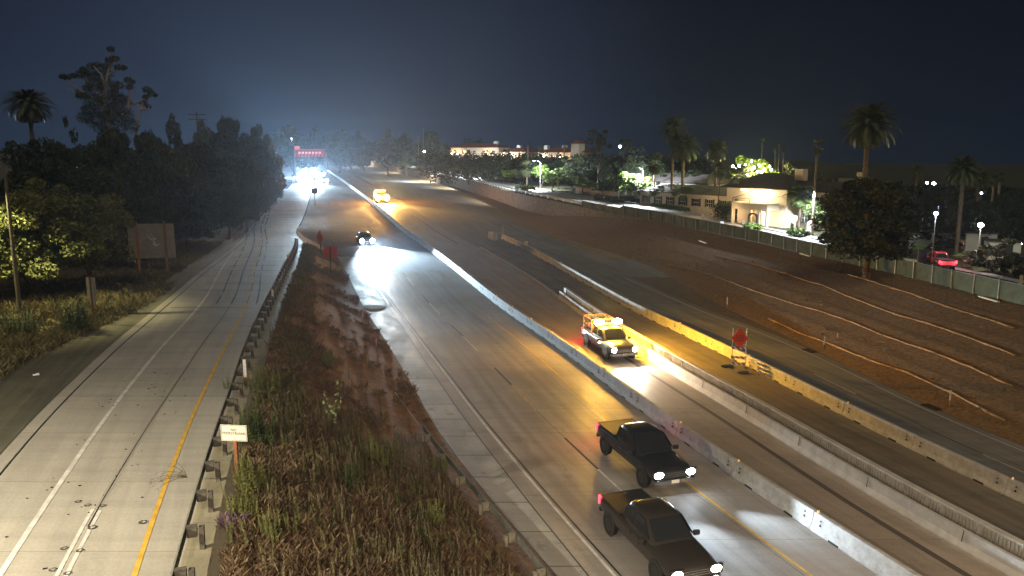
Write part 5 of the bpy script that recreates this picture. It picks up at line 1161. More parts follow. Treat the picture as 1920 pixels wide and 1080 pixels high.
    pane('windshield', [(xb0 + .02, -y0 * .84, z0), (xb0 + .02, y0 * .84, z0), (xb1 + .02, y1 * .84, z1), (xb1 + .02, -y1 * .84, z1)], .02, .035)
    pane('rear_window', [(xa0, -y0 * .8, z0), (xa0, y0 * .8, z0), (xa1, y1 * .8, z1), (xa1, -y1 * .8, z1)], .08)
    for s in (-1, 1):
        p0, p1, p2, p3 = Vector((xa0 + .12, s * y0, z0)), Vector((xa1 + .10, s * y1, z1)), Vector((xb1 - .08, s * y1, z1)), Vector((xb0 - .16, s * y0, z0))
        for t0, t1 in ((.0, .47), (.52, 1.0)): pane('side_window', [p0.lerp(p3, t0), p1.lerp(p2, t0), p1.lerp(p2, t1), p0.lerp(p3, t1)], .05)
    cab = [(gh[1][1], gh[1][0]), (gh[2][1], gh[2][0]), (gh[2][2], gh[2][0]), (gh[1][2], gh[0][0])]; prof = []
    if kind == 'pickup':
        g = MB(); g.box((-1.95, 0, 1.175), (1.66, 1.60, .03)); g.build('cargo_bed', M['trim'], o)
        g = MB()
        for s in (-1, 1): g.box((-1.95, s * .86, 1.19), (1.72, .08, .05))
        g.box((-2.82, 0, 1.17), (.08, 1.66, .05)); g.build('bed_rail', M['trim'], o)
    for x in wx:
        for s in (-1, 1):
            wheel(o, x, s * (h - .12), r)
            g = MB(); g.cyl((x, s * (h - .018), r + .02), r * 1.17, .05, 20, 'y'); g.build('wheel_arch', M['trim'], o)
    xf = L / 2 - .03
    g = MB(); g.box((xf + .0, 0, hz - .02), (.07, Wd * .52, .24)); gr_ = g.build('grille', M['trim'], o, bevel=.01)
    if detail: g = MB(); [g.box((xf + .045, 0, hz - .10 + .08 * k_), (.02, Wd * .50, .022)) for k_ in range(3)]; g.build('grille_bar', M['chrome'], gr_, fix=False); g = MB(); g.box((xf + .125, 0, hz - .29), (.015, .34, .14)); g.build('licence_plate', M['cream'], o)
    g = MB(); g.box((xf + .04, 0, hz - .30), (.14, Wd * .92, .20)); g.build('bumper', M['chrome'] if kind == 'pickup' else paint, o, bevel=.03)
    g = MB(); g.box((-L / 2 - .02, 0, .55), (.12, Wd * .9, .18)); g.build('bumper', M['trim'], o, bevel=.03)
    for s in (-1, 1):
        g = MB(); g.box((xf + .0, s * (h - .26), hz + .02), (.12, lens_s[1] + .08, lens_s[2] + .07)); g.build('headlight_housing', M['trim'], o, bevel=.02)
        g = MB(); g.sphere((xf + .03, s * (h - .26), hz + .02), .5, 0, 14, 8, (.14, lens_s[1] * 1.1, lens_s[2] * 1.25)); g.build('headlight', M[lens] if lights else M['chrome'], o, smoothed=True)
        if kind == 'pickup': g = MB(); g.box((-L / 2 + .01, s * (h - .11), .98), (.07, .13, .34)); g.build('taillight', M['redlamp'], o)
        else: g = MB(); g.box((-L / 2 + .02, s * (h - .2), hz + .12), (.09, .30, .14)); g.build('taillight', M['redlamp'], o)
        g = MB(); g.box((cab[3][0] - .35, s * (h + .12), cab[3][1] + .08), (.12, .24, .17)); g.build('mirror', paint if not detail else M['trim'], o, bevel=.02)
    if detail:
        for s in (-1, 1):
            for x in ((-.3, .7) if kind != 'pickup' else (-.1, .75)): g = MB(); g.box((x, s * (h + .004), .96), (.18, .03, .04)); g.build('door_handle', M['chrome'], o)
    if beam:
        for s in (-1, 1):
            lamp('headlight_beam', (xf + .22, s * (h - .26), hz + .02), beam, beamcol, 'SPOT', .07, o, (1, beamside * (1 + fan * s), beamdown), spread, .85)
    return o
paint = {k: mat('paint_' + k, c, .25, .2, spec=.6) for k, c in dict(black=(.026, .029, .036), dark=(.055, .052, .052), white=(.62, .62, .60), orange=(.60, .20, .03), red=(.30, .02, .02), grey=(.16, .16, .17), silver=(.4, .4, .42)).items()}
def headto(X, Y, off=0):      # heading of traffic coming towards the camera along line X
    dx = X(Y - 3) - X(Y + 3); return math.atan2(-6, dx)
# 1 dark pickup in the left lane of the highway
p = P(1250, 914, zh); hd = headto(XE, p.y); d = Vector((math.cos(hd), math.sin(hd), 0)); p1 = p - d * 2.75
vehicle('pickup', p1 + Vector((0, 0, .02)), hd, 'black pickup with blue white headlights driving beside the centre barrier row', paint['black'], lens='led', beam=9000, beamcol=(.62, .80, 1.0), spread=46, lens_s=(.05, .44, .24), beamdown=0.0, beamside=.22, fan=.8, scale=1.2)
for s_ in (-1, 1): lamp('tail_glow', (-3.15, .8 * s_, 1.0), 60, (1, .06, .10), radius=.1, parent=[x for x in COL.objects if x.name == 'pickup_truck'][0])
# 2 grey brown pickup at the bottom edge
p = P(1290, 1103, zh); p2 = p - d * 2.75
vehicle('pickup', p2 + Vector((0, 0, .02)), hd, 'dark grey pickup with warm headlights cut by the bottom edge', mat('paint_greybrown', (.045, .04, .036), .22, .3, spec=.6), lens='led_warm', beam=2600, beamcol=(.7, .85, 1.0), lens_s=(.05, .42, .24), beamdown=-.03, scale=1.14)
# 3 work truck with amber beacons between the barriers
p = P(1163, 675, zh); hd3 = headto(XG, p.y); d3 = Vector((math.cos(hd3), math.sin(hd3), 0)); p3 = p - d3 * 2.7
wt = vehicle('pickup', p3 + Vector((0, 0, .02)), hd3, 'work truck with glowing amber roof beacons between the barriers', mat('paint_beige', (.11, .095, .08), .3, .2, spec=.6), lens='led_warm', beam=3000, beamside=.12, beamcol=(1, .90, .76), cat='work truck', name='work_truck', lens_s=(.06, .34, .3), spread=85, scale=1.22)
g = MB(); g.box((-.1, 0, 1.92), (.3, 1.5, .06)); g.build('light_bar', M['trim'], wt)
for s in (-1, 1): g = MB(); g.sphere((-.1, s * .66, 2.10), .25, 0, 12, 8, (1, 1.5, .8)); g.build('amber_beacon', M['amber'], wt, smoothed=True)
g = MB(); g.box((-.1, 0, 1.99), (.1, .5, .07)); g.build('amber_strip', M['ambersoft'], wt)
lamp('beacon_glow', (-.1, .75, 2.7), 11000, (1, .50, .03), 'SPOT', .15, wt, (.25, 1, -.25), 150, .6); lamp('beacon_glow', (-.6, 0, 3.3), 3600, (1, .50, .06), radius=.15, parent=wt); lamp('beacon_glow', (-.1, -.62, 3.0), 1500, (1, .55, .12), radius=.15, parent=wt)
g = MB()
for x in (-1.1, -2.75):
    for s in (-1, 1): g.box((x, s * .85, 1.6), (.06, .06, 1.0))
    g.box((x, 0, 2.08), (.06, 1.76, .06))
for s in (-1, 1): g.box((-1.9, s * .85, 2.08), (1.8, .06, .06)); g.box((-1.9, s * .85, 1.6), (1.7, .04, .05))
g.build('cargo_rack', M['brownpost'], wt)
g = MB(); g.box((-2.6, 0, 1.95), (.06, 1.5, .07)); g.box((-2.6, 0, 1.55), (.06, 1.5, .07)); g.build('arrow_board', M['trim'], wt, fix=False)
g = MB(); [g.box((-2.2, -.5 + .25 * i, 1.4 + .05 * (i % 2)), (.9, .12, .25)) for i in range(5)]; g.build('cones_load', M['orange'], wt)
for x in (-2.2, 0.9): g = MB(); g.sphere((x, -1.0, .95), .07); g.build('side_marker', M['lampwarm'], wt)
lamp('tail_glow', (-3.3, -.6, .9), 220, (1, .04, .05), radius=.1, parent=wt)
lamp('side_work_light', (2.2, 1.3, 1.1), 1400, (1, .85, .65), 'SPOT', .1, wt, (1, .75, -.2), 100, .8)
# 4 car behind the blown out pool of light
p = P(688, 462, zh); hd4 = headto(XD, p.y); d4 = Vector((math.cos(hd4), math.sin(hd4), 0)); p4 = p - d4 * 2.4
vehicle('suv', p4 + Vector((0, 0, .02)), hd4, 'dark car with piercing blue white headlights above the blown out pool of light', paint['grey'], lens='led', beam=130000, beamcol=(.62, .84, 1.0), scale=1.2, lens_s=(.07, .62, .50), spread=62, beamdown=-.26, beamside=.24)
# 5 amber lit truck far in the work zone
p = P(716, 380, zh); hd5 = headto(XG, p.y); d5 = Vector((math.cos(hd5), math.sin(hd5), 0)); p5 = p - d5 * 2.6
w5 = vehicle('pickup', p5 + Vector((0, 0, .02)), hd5, 'distant truck glowing orange with amber lights in the work zone lane', paint['orange'], lens='amber', beam=70000, beamcol=(1, .55, .16), cat='work truck', name='work_truck', scale=1.5, lens_s=(.08, .85, .8), spread=80)  # lenses enlarged so their shape carries the amber bloom
g = MB(); [g.box((0, -.75 + .3 * i, 1.98), (.14, .16, .12)) for i in range(6)]; g.build('amber_light_bar', M['ambersoft'], w5)
g = MB(); [g.box((-1.2, s * .9, 1.5), (.1, .1, 1.0)) for s in (-1, 1)]; g.box((-1.2, 0, 2.0), (.1, 1.9, .1)); g.box((-2, 0, 1.5), (1.7, 1.8, .6)); g.build('cargo_rack', paint['orange'], w5)
lamp('amber_glow', (3.4, 0, 1.6), 16000, (1, .42, .06), radius=.3, parent=w5); lamp('amber_glow', (0, 0, 3.0), 8000, (1, .35, .05), radius=.2, parent=w5)
# 6 the blown out knot of oncoming headlights far down the highway
GF = 'oncoming vehicles far down the highway'
proto = None
spots = [(573, 343, 'nearest left car of the blown out group of headlights'), (590, 345, 'nearest middle car of the blown out group of headlights'), (608, 343, 'nearest right car of the blown out group of headlights'),
         (566, 330, 'second row left car of the blown out group'), (585, 331, 'second row middle car of the blown out group'), (603, 330, 'second row right car of the blown out group'),
         (572, 320, 'third row left car of the blown out group'), (588, 320, 'third row right car of the blown out group'), (566, 312, 'rearmost left car of the blown out group'), (580, 312, 'rearmost right car of the blown out group')]
for i, (px, py, lb) in enumerate(spots):
    p = P(px, py, zh); hd_ = math.atan2(-p.y, -p.x)
    if proto is None:
        proto = vehicle('suv', p, hd_, lb, paint['silver'], GF, lens='led', beam=120000, beamcol=(.60, .82, 1.0), scale=1.35, detail=False, lens_s=(.08, .85, .75), spread=70, beamdown=-.07)  # oversized lenses stand in for headlight glare
    else:
        q_ = dup(proto, p, hd_, lb)
        if i not in (1, 3, 7):
            for c_ in [c_ for c_ in q_.children if c_.type == 'LIGHT']: bpy.data.objects.remove(c_)
for i, (px, py) in enumerate(((516, 297), (521, 297), (530, 299), (534, 298), (545, 299), (558, 300))):
    p = at(px, py, 420); o = thing('car', (p.x, p.y, p.z - .9), math.atan2(-p.y, -p.x), 'far car headlights left of the gantry, ' + ['leftmost pair', 'next to the leftmost pair', 'bluish middle one, left', 'bluish middle one, right', 'dimmer one before the gantry column', 'one at the gantry column'][i], 'car', 'far cars left of the gantry', 1.0)
    g = MB(); g.prism([(-2.2, .35), (-2.2, 1.0), (-1.6, 1.05), (-1.0, 1.5), (.5, 1.5), (1.3, 1.0), (2.2, .85), (2.25, .4)], 'y', -.95, .95); g.build('body', paint['dark'], o)
    for s in (-1, 1): g = MB(); g.box((2.3, s * .6, .85), (.1, .7, .6)); g.build('headlight', M['led'], o)
# 7 parked vehicles beyond the fence
p = P(1769, 507, zf); rp_ = vehicle('pickup', Vector((p.x + .6, p.y + 2.4, p.z + .02)), math.atan2(1, .15), 'parked red pickup with glowing tail lamps and its driver door open beyond the fence', paint['red'], beam=0, lights=False)
g = MB(); g.box((.9, 1.45, .95), (.06, .95, 1.0)); g.box((.9, 1.45, 1.55), (.04, .9, .45), 1); g.build('open_door', [paint['black'], M['glass']], rp_)
for s in (-1, 1): lamp('tail_glow', (-3.15, s * .9, 1.0), 70, (1, .05, .10), radius=.08, parent=rp_)
g = MB(); g.box((-2.93, 0, .85), (.05, 1.5, .4)); g.build('tailgate', mat('pink_tailgate', (.5, .25, .26), .4), rp_)
lamp('headlight_beam', (3.1, 0, .9), 260, (1, .9, .4), 'SPOT', .1, rp_, (1, 0, .05), 110, .8)
p = P(1772, 468, zland); vehicle('sedan', p, R(200), 'dark parked car behind the red pickup', paint['black'], beam=0, lights=False)
p = P(1752, 448, zland); vehicle('suv', p, R(185), 'dark parked car farther back left of the red pickup', paint['dark'], beam=0, lights=False)
p = P(1892, 462, zland); o = vehicle('sedan', p, R(255), 'far car with small lit lamps near the right edge', paint['dark'], beam=0, lens='led_warm', lens_s=(.06, .3, .16))

# ================================================================= LAMPS
def street_lamp(base, top_z, arm, label, headcol='lampwhite', energy=6000, col=(.78, .85, 1), group=None, polem='galv', r=.09, spot=True, head=(.6, .26, .12), cone=165, aim=(0, 0, -1)):
    """base point, height of the arm end, arm vector"""
    o = thing('street_lamp', base, 0, label, 'street lamp', group); h = top_z - base[2]; a = Vector(arm)
    g = MB(); g.tube([(0, 0, -.2), (0, 0, h * .5), (0, 0, h - .5)], [r * 1.3, r, r * .75], 9); g.cyl((0, 0, .15), r * 2, .3, 10); g.build('pole', M[polem], o)
    g = MB(); g.tube([(0, 0, h - .7), a * .3 + Vector((0, 0, h - .2)), a * .7 + Vector((0, 0, h)), a + Vector((0, 0, h))], [r * .6, r * .5, r * .45, r * .4], 7); g.build('arm', M[polem], o)
    az = math.atan2(a.y, a.x); c = a * 1.08 + Vector((0, 0, h)); g = MB(); g.box(c, head, 0, rz=az, taper=.8); q = g.build('lamp_head', M['dull_steel'], o, bevel=.02)
    g = MB(); g.box(c - Vector((0, 0, head[2] / 2 + .02)), (head[0] * .8, head[1] * .8, .06), 0, rz=az); g.build('lens', M[headcol], o)
    if energy: lamp('lamp_light', c - Vector((0, 0, .35)), energy, col, 'SPOT' if spot else 'POINT', .12, o, aim, cone, .35)
    return o
# near road lamps out of view: left one from its shadows, others added fill
street_lamp((-25.1, 11.05, 4.3), 14.6, (1.2, .6, 0), 'tall street lamp beside the dirt shoulder, left of the camera', 'lampyellow', 34000, (1.0, .89, .66))
street_lamp((32, -2, 1.2), 14.5, (-2.5, .5, 0), 'added fill lamp at the right edge of the outer lanes, behind the camera', 'lampwarm', 34000, (1.0, .80, .54))
street_lamp((-6, -14, 3.5), 18.5, (1.5, 2.0, 0), 'added fill lamp on a tall pole behind the camera', 'lampwarm', 40000, (1.0, .80, .58))
# lamp post at the left edge, arm reaching out of the picture
b = P(38, 588, zleft); street_lamp(b, at(30, 316, b.y).z + .9, (-3.0, -.6, 0), 'thin lamp post at the left edge with an arm curving out of the photo', 'lampyellow', 16000, (1, .88, .42), polem='wood_post', r=.13, cone=112)
GL2 = 'street lamps along the frontage street'
def slamp(px, pybase, pytop, hx, hy, label, energy, col=(.80, .88, 1), z=zf, hc='lampwhite', dark=False, pt=False):
    pt = False
    b = P(px, pybase, z); t = at(px, pytop, b.y); hd_ = at(hx, hy, b.y); street_lamp(b, hd_.z, (hd_.x - b.x, -.8, 0), label, 'lampwhite' if dark is False and hc == 'lampwhite' else hc, energy * 5.0, col, GL2, polem='galv', r=.11, cone=168 if px < 1300 else 150, spot=not pt, aim=(.35, .45, -1) if px < 1300 else (0, 0, -1))
M['lampoff'] = mat('lamp_unlit', (.4, .4, .4), .4)
slamp(1523, 441, 352, 1512, 349, 'tall pale lamp post right of the entrance building', 4500, hc='lampoff', dark=True)
slamp(1204, 381, 314, 1194, 314, 'lamp post left of the shuttered house, over the brightest tree', 6500, pt=True, hc='lampoff', dark=True)
slamp(1013, 355, 302, 1002, 301, 'lamp post right of the pale trunk palm', 8500, pt=True)
slamp(890, 335, 293, 884, 294, 'lamp post beside the silvery palm', 9500, pt=True)
slamp(803, 326, 291, 797, 291, 'lamp post with glaring lamp, left part of the street', 9500, pt=True)
slamp(756, 313, 283, 749, 283, 'small far lamp post on the street', 5000, hc='lampoff', dark=True)
slamp(700, 303, 282, 695, 284, 'farther lamp post by the lit street tree', 6000, hc='lampoff', dark=True)
slamp(674, 300, 276, 669, 277, 'farthest lamp with a violet glare above the lit overpass', 12000)
def small_lamp(px, py, Y, label, energy, hc='lampwhite', col=(.85, .88, 1), post=3.0, r=.22, z=zland, sc=1.0):
    p = at(px, py, Y); o = thing('lamp', (p.x, p.y, z(p.x, p.y)), 0, label, 'lamp'); h = max(1.0, p.z - o.location[2])
    g = MB(); g.tube([(0, 0, -.1), (0, 0, h - r * .7)], .05 * sc, 6); g.build('post', M['dull_steel'], o); g = MB(); g.sphere((0, 0, h), r, 0, 10, 7, (1, 1, .85)); g.build('globe', M[hc], o, smoothed=True)
    if energy: lamp('lamp_light', (0, -r - .25, h), energy, col, 'POINT', .15, o)
small_lamp(1755, 400, 88, 'bluish lamp shining above the pale garden wall', 900)
small_lamp(1839, 422, 88, 'bright white yellow lamp beside the red wooden pergola', 1100, col=(1, .93, .72), r=.3)
small_lamp(1163, 275, 300, 'small cool light shining between the two pines', 0, r=.55)
small_lamp(1738, 343, 260, 'far white light above the trees, left of the pair', 0, r=.45, z=lambda X, Y: 3.0); small_lamp(1751, 344, 260, 'far white light above the trees, right of the pair', 0, r=.55, z=lambda X, Y: 3.0)
small_lamp(1840, 362, 160, 'faint small light among the right hand trees', 0, r=.2); small_lamp(1770, 377, 150, 'faint pale light low among the right hand trees', 0, r=.25)
small_lamp(547, 262, 330, 'far lamp on a tall pole left of the gantry', 0, r=.7, z=lambda X, Y: 6.0)
small_lamp(795, 284, 300, 'small pale light under the masts', 0, r=.4, z=lambda X, Y: 9.0)
# poles
def mast(px, pb, pt, Y, label, r=.14, cross=False, z=None):
    b = at(px, pb, Y); t = at(px, pt, Y); o = thing('utility_pole', b, 0, label, 'pole'); h = (t - b).length; g = MB(); g.tube([(0, 0, 0), (0, 0, h)], [r * 1.3, r], 7); g.build('pole', M['dull_steel'] if not cross else M['wood_post'], o)
    if cross:
        for k in (.12, .5): g = MB(); g.box((0, 0, h - .3 - k * 2.4), (3.4, .15, .18)); g.build('crossarm', M['wood_post'], o)
mast(515, 345, 272, 210, 'slim pole standing left of the distant headlights', .16); mast(795, 315, 240, 280, 'tallest of the three thin masts above the street trees', .13); mast(785, 305, 255, 280, 'left, shorter one of the three thin masts', .13); mast(810, 290, 266, 290, 'right, shortest one of the three thin masts', .13)
mast(372, 262, 209, 150, 'utility pole with two crossarms on the left skyline', .13, True); mast(240, 345, 315, 95, 'thin pale pole low in the dark trees on the left', .05)

# ================================================================= BUILDINGS
def wallm(n, c): return mat(n, c, .85, noise=.08, scale=.8, bump=.1)
cream_w = wallm('cream_stucco', (.55, .47, .34)); pale_w = wallm('pale_stucco', (.48, .48, .40)); roofm = mat('dark_roof', (.055, .047, .042), .9, noise=.3, scale=2, bump=.5); shut = mat('dark_shutter', (.03, .035, .03), .7); trimw = mat('white_trim', (.6, .58, .5), .6)
def window(par, x, z, w=1.0, h=1.3, y=0.0, shutters=True, lit=False, door=False):
    """in the front wall plane y of the building's own space (front faces -y)"""
    g = MB(); g.box((x, y - .02, z), (w, .06, h)); f = g.build('door' if door else 'window', trimw, par); g = MB(); nx = 2 if w < 1.3 else 3
    for i in range(nx):
        for j in range(2): g.box((x - w / 2 + w * (i + .5) / nx, y - .055, z - h / 2 + h * (j + .5) / 2), (w / nx - .09, .02, h / 2 - .09))
    g.build('pane', M['winlit'] if lit else M['glass'], f)
    if shutters:
        for s in (-1, 1): g = MB(); g.box((x + s * (w / 2 + .24), y - .045, z), (.42, .05, h + .1)); g.build('shutter', shut, f)
def block(par, x0, x1, d, h, wm, roof='hip', rh=1.6, ov=.5, y0=0.0, name='wall', zb=0):
    g = MB(); g.box(((x0 + x1) / 2, y0 + d / 2, zb + h / 2), (x1 - x0, d, h)); g.build(name, wm, par)
    g = MB(); a, b, c, e = x0 - ov, x1 + ov, y0 - ov, y0 + d + ov; ins = min((b - a), (e - c)) / 2 * .95; z0 = zb + h + .003
    if roof == 'hip':
        if (b - a) > (e - c): r1, r2 = (a + ins, (c + e) / 2, z0 + rh), (b - ins, (c + e) / 2, z0 + rh)
        else: r1, r2 = ((a + b) / 2, c + ins, z0 + rh), ((a + b) / 2, e - ins, z0 + rh)
        vs = [(a, c, z0), (b, c, z0), (b, e, z0), (a, e, z0), (a, c, z0 + .12), (b, c, z0 + .12), (b, e, z0 + .12), (a, e, z0 + .12), r1, r2]
        if (b - a) > (e - c): fs = [(0, 3, 2, 1), (0, 1, 5, 4), (1, 2, 6, 5), (2, 3, 7, 6), (3, 0, 4, 7), (4, 5, 9, 8), (5, 6, 9), (6, 7, 8, 9), (7, 4, 8)]
        else: fs = [(0, 3, 2, 1), (0, 1, 5, 4), (1, 2, 6, 5), (2, 3, 7, 6), (3, 0, 4, 7), (4, 5, 8), (5, 6, 9, 8), (6, 7, 9), (7, 4, 8, 9)]
        g.add(vs, fs)
    else: g.box(((a + b) / 2, (c + e) / 2, z0 + rh / 2), (b - a, e - c, rh))
    return g.build('roof', roofm, par)
# entrance building: front parallel to the street
o0 = P(1472, 428, zland); gz = zland(o0.x, o0.y); rot = R(-58)
eb = thing('entrance_building', (o0.x, o0.y, gz), rot, 'cream two storey building with a brightly lit balcony and entrance porch', 'building')
block(eb, -13.0, 0, 9, 6.3, cream_w, rh=2.6, ov=.9)
rf = [c for c in eb.children if c.name.startswith('roof')][0]
g = MB(); g.box((-1.2, 4.8, 8.7), (1.7, 1.2, 1.9)); g.build('chimney', cream_w, rf)
block(eb, -38, -13.0, 7, 4.6, cream_w, rh=1.6, ov=.6, y0=1.6, name='wing_wall')
block(eb, 0, 9, 8, 6.0, pale_w, rh=1.7, ov=.6, y0=2.8, name='wing_wall')
for x in (-36, -32.5, -29, -25.5, -22, -18.5, -15.2): window(eb, x, 3.1, 1.5, 1.4, 1.6)
for x in (1.6, 4.2, 6.8): window(eb, x, 4.6, 1.0, 1.3, 2.8); window(eb, x, 1.7, 1.1, 1.7, 2.8)
# porch with columns and balcony
g = MB(); g.box((-5.2, -1.5, 3.05), (7.6, 3.0, .35)); g.build('balcony_floor', cream_w, eb)
g = MB(); g.box((-5.2, -2.95, 3.62), (7.6, .1, .8)); g.box((-8.95, -1.5, 3.62), (.1, 2.9, .8)); g.box((-1.45, -1.5, 3.62), (.1, 2.9, .8)); g.build('balcony_parapet', cream_w, eb)
g = MB()
for x in (-8.95, -5.2, -1.45): g.tube([(x, -2.9, 4.0), (x, -2.9, 4.75)], .05, 6)
g.tube([(-8.95, -2.9, 4.72), (-1.45, -2.9, 4.72)], .035, 5); g.tube([(-8.95, -2.9, 4.72), (-8.95, 0, 5.2)], .035, 5); g.tube([(-1.45, -2.9, 4.72), (-1.45, 0, 5.2)], .035, 5); g.build('awning_frame', shut, eb)
for x in (-8.8, -5.0, -3.2, -1.6): g = MB(); g.box((x, -2.75, 1.43), (.42, .42, 2.86)); g.build('column', cream_w, eb)
g = MB(); g.box((-7.2, -2.0, 1.43), (2.6, .15, 2.86)); g.build('porch_screen', cream_w, eb)
g = MB(); g.prism([(-1.0, 0), (-1.0, 1.9), (-.6, 2.3), (0, 2.45), (.6, 2.3), (1.0, 1.9), (1.0, 0), (.75, 0), (.75, 1.8), (.4, 2.1), (0, 2.2), (-.4, 2.1), (-.75, 1.8), (-.75, 0)], 'y', -3.3, -2.98); q = g.build('door_arch', shut, eb); q.location = (-4.1, 0, 0)
g = MB(); g.box((-4.1, -.03, 1.15), (1.3, .06, 2.3)); g.build('door', M['winlit'], eb)
g = MB(); g.box((-4.6, -.9, 6.02), (3.2, .5, .12)); g.box((-8.6, -.6, 6.05), (1.2, .12, .08)); g.build('eave_lamp', M['lampwarm'], eb)
lamp('eave_light', (-5.2, -2.4, 5.6), 1900, (1, .80, .52), radius=.4, parent=eb)
lamp('porch_light', (-4.1, -1.4, 2.4), 500, (1, .68, .34), radius=.15, parent=eb); lamp('porch_light', (-8.0, -4.0, 2.0), 180, (1, .7, .4), radius=.1, parent=eb); lamp('garden_light', (3.0, -1.5, .6), 70, (1, .85, .5), radius=.1, parent=eb)
lamp('wing_light', (-17, -2.5, 4.0), 260, (1, .72, .42), radius=.2, parent=eb); lamp('wing_light', (8.2, -1.0, 4.0), 200, (1, .62, .32), radius=.2, parent=eb)
# shuttered house further left
o1 = P(1262, 392, zland); g1_ = zland(o1.x, o1.y)
sh = thing('house', (o1.x + 4, o1.y + 7, g1_), rot, 'pale house with dark shutters behind the brightest street tree', 'house')
block(sh, -16, 6, 8, 4.8, pale_w, rh=1.8, ov=.5)
for x in (-14, -11, -8, -5, -2, 1, 4): window(sh, x, 3.0, 1.0, 1.5)
p = P(1560, 425, zland); rb = thing('house', (p.x + 2, p.y + 8, zland(p.x, p.y)), rot, 'low house with a dark roof between the lamp post and the big round tree', 'house')
block(rb, -6, 8, 8, 5.6, cream_w, rh=2.2, ov=.5); window(rb, -3, 3.8, 1.4, 1.2); lamp('wall_light', (-3.5, -2.0, 4.6), 300, (1, .62, .34), radius=.2, parent=rb)
g = MB(); g.box((5.0, 2, 8.3), (.9, .9, 1.4)); g.build('chimney', cream_w, rb)
# pale cottage behind the silvery palm
p = P(905, 338, zland); o = thing('cottage', (p.x + 2, p.y + 5, zland(p.x, p.y)), R(-20), 'small pale cottage lit behind the silvery palm', 'house'); block(o, -3, 3, 5, 3.0, pale_w, rh=1.2); [window(o, x, 1.6, .8, 1.2) for x in (-1.6, 1.6)]
lamp('cottage_light', (0, -2.5, 3.0), 420, (.9, .95, .8), radius=.2, parent=o)
p = P(1095, 362, zland); g = MB()
q = [P(x, y, zland) for x, y in ((1080, 362), (1115, 367), (1160, 378))]; g = MB()
for a, b in zip(q[:-1], q[1:]): m_ = (a + b) / 2; g.box((m_.x - q[0].x, m_.y - q[0].y, m_.z - q[0].z + .8), ((b - a).length, .25, 1.9), 0, rz=math.atan2(b.y - a.y, b.x - a.x))
o = g.build('garden_wall', pale_w); o.location = q[0]; tag(o, 'low pale garden wall left of the brightest street tree', 'garden wall')
# hill buildings
def hill_building(px0, px1, ptop, pbot, Y0, Y1, label, lamps, tower=None, chim=()):
    a = at(px0, ptop, Y0); b = at(px1, ptop + (4 if Y1 < Y0 else 0), Y1); L_ = math.hypot(b.x - a.x, b.y - a.y); ang = math.atan2(b.y - a.y, b.x - a.x); zt = (a.z + b.z) / 2; zb = at(px0, pbot, Y0).z - 2.5
    o = thing('hill_building', (a.x, a.y, zb), ang, label, 'building'); h = zt - zb
    block(o, 0, L_, 9, h, cream_w, rh=1.7, ov=.7)
    r_ = [c for c in o.children if c.name.startswith('roof')][0]
    r_.data.materials[0] = mat('tile_roof', (.16, .06, .04), .9, noise=.3, scale=1.5)
    for k in chim: g = MB(); g.box((L_ * k, 4.5, h + 1.7), (1.5, 1.3, 1.4)); g.build('chimney', pale_w, r_)
    n = int(L_ / 4)
    for i in range(n): window(o, (i + .5) * L_ / n, h - 1.7, 1.3, 1.3, 0, False, i % 4 == 1)
    for k, e_, zz in lamps:
        g = MB(); g.sphere((L_ * k, -.5, h - zz), .3, 0, 8, 6); g.build('wall_lamp', M['lampwarm'], o); lamp('wall_light', (L_ * k, -1.6, h - zz), e_ * .22, (1, .62, .32), radius=.3, parent=o)
    if tower is not None:
        g = MB(); g.box((L_ * tower, -.5, h / 2 + 1.4), (3.2, 3.2, h + 2.8)); g.build('tower', cream_w, o); g = MB(); g.add([(L_ * tower + sx * 2, -.5 + sy * 2, h + 2.8) for sx, sy in ((-1, -1), (1, -1), (1, 1), (-1, 1))] + [(L_ * tower, -.5, h + 4.2)], [(0, 1, 4), (1, 2, 4), (2, 3, 4), (3, 0, 4), (0, 3, 2, 1)]); g.build('tower_roof', r_.data.materials[0], o)
    return o
hill_building(845, 935, 275, 290, 300, 290, 'longest left hill building with two warm wall lights at its left end', ((.04, 1600, 2.0), (.16, 1200, 2.2), (.78, 1500, 2.2)), chim=(.83,))
hill_building(938, 985, 283, 293, 282, 276, 'middle hill building with one warm lamp at its right end', ((.15, 500, 1.5), (.85, 1400, 2.2)), chim=(.5,))
hill_building(1008, 1096, 284, 297, 268, 255, 'right hill building with warm lit eaves and a square tower', ((.15, 500, 1.4), (.5, 600, 1.6), (.78, 1700, 2.2)), tower=.88, chim=(.02, .42))
# lit overpass / wall far down the street
a = at(651, 297, 520); o = thing('overpass', (a.x, 520, a.z - 1.2), 0, 'small white lit overpass wall far down the frontage street', 'overpass'); wd = 24 / F * 520
g = MB(); g.box((wd / 2, 0, .9), (wd, .6, 1.6)); g.build('parapet', trimw, o); g = MB(); g.box((wd * .35, -.5, 5.0), (wd * 1.3, 3, .9)); g.build('deck', trimw, o)
for x in (.3, wd - .3): g = MB(); g.box((x, 0, 2.6), (.8, .8, 4.4)); g.build('column', trimw, o)
lamp('overpass_light', (wd / 2, -5, 4), 9000, (.95, 1, .95), radius=.4, parent=o)
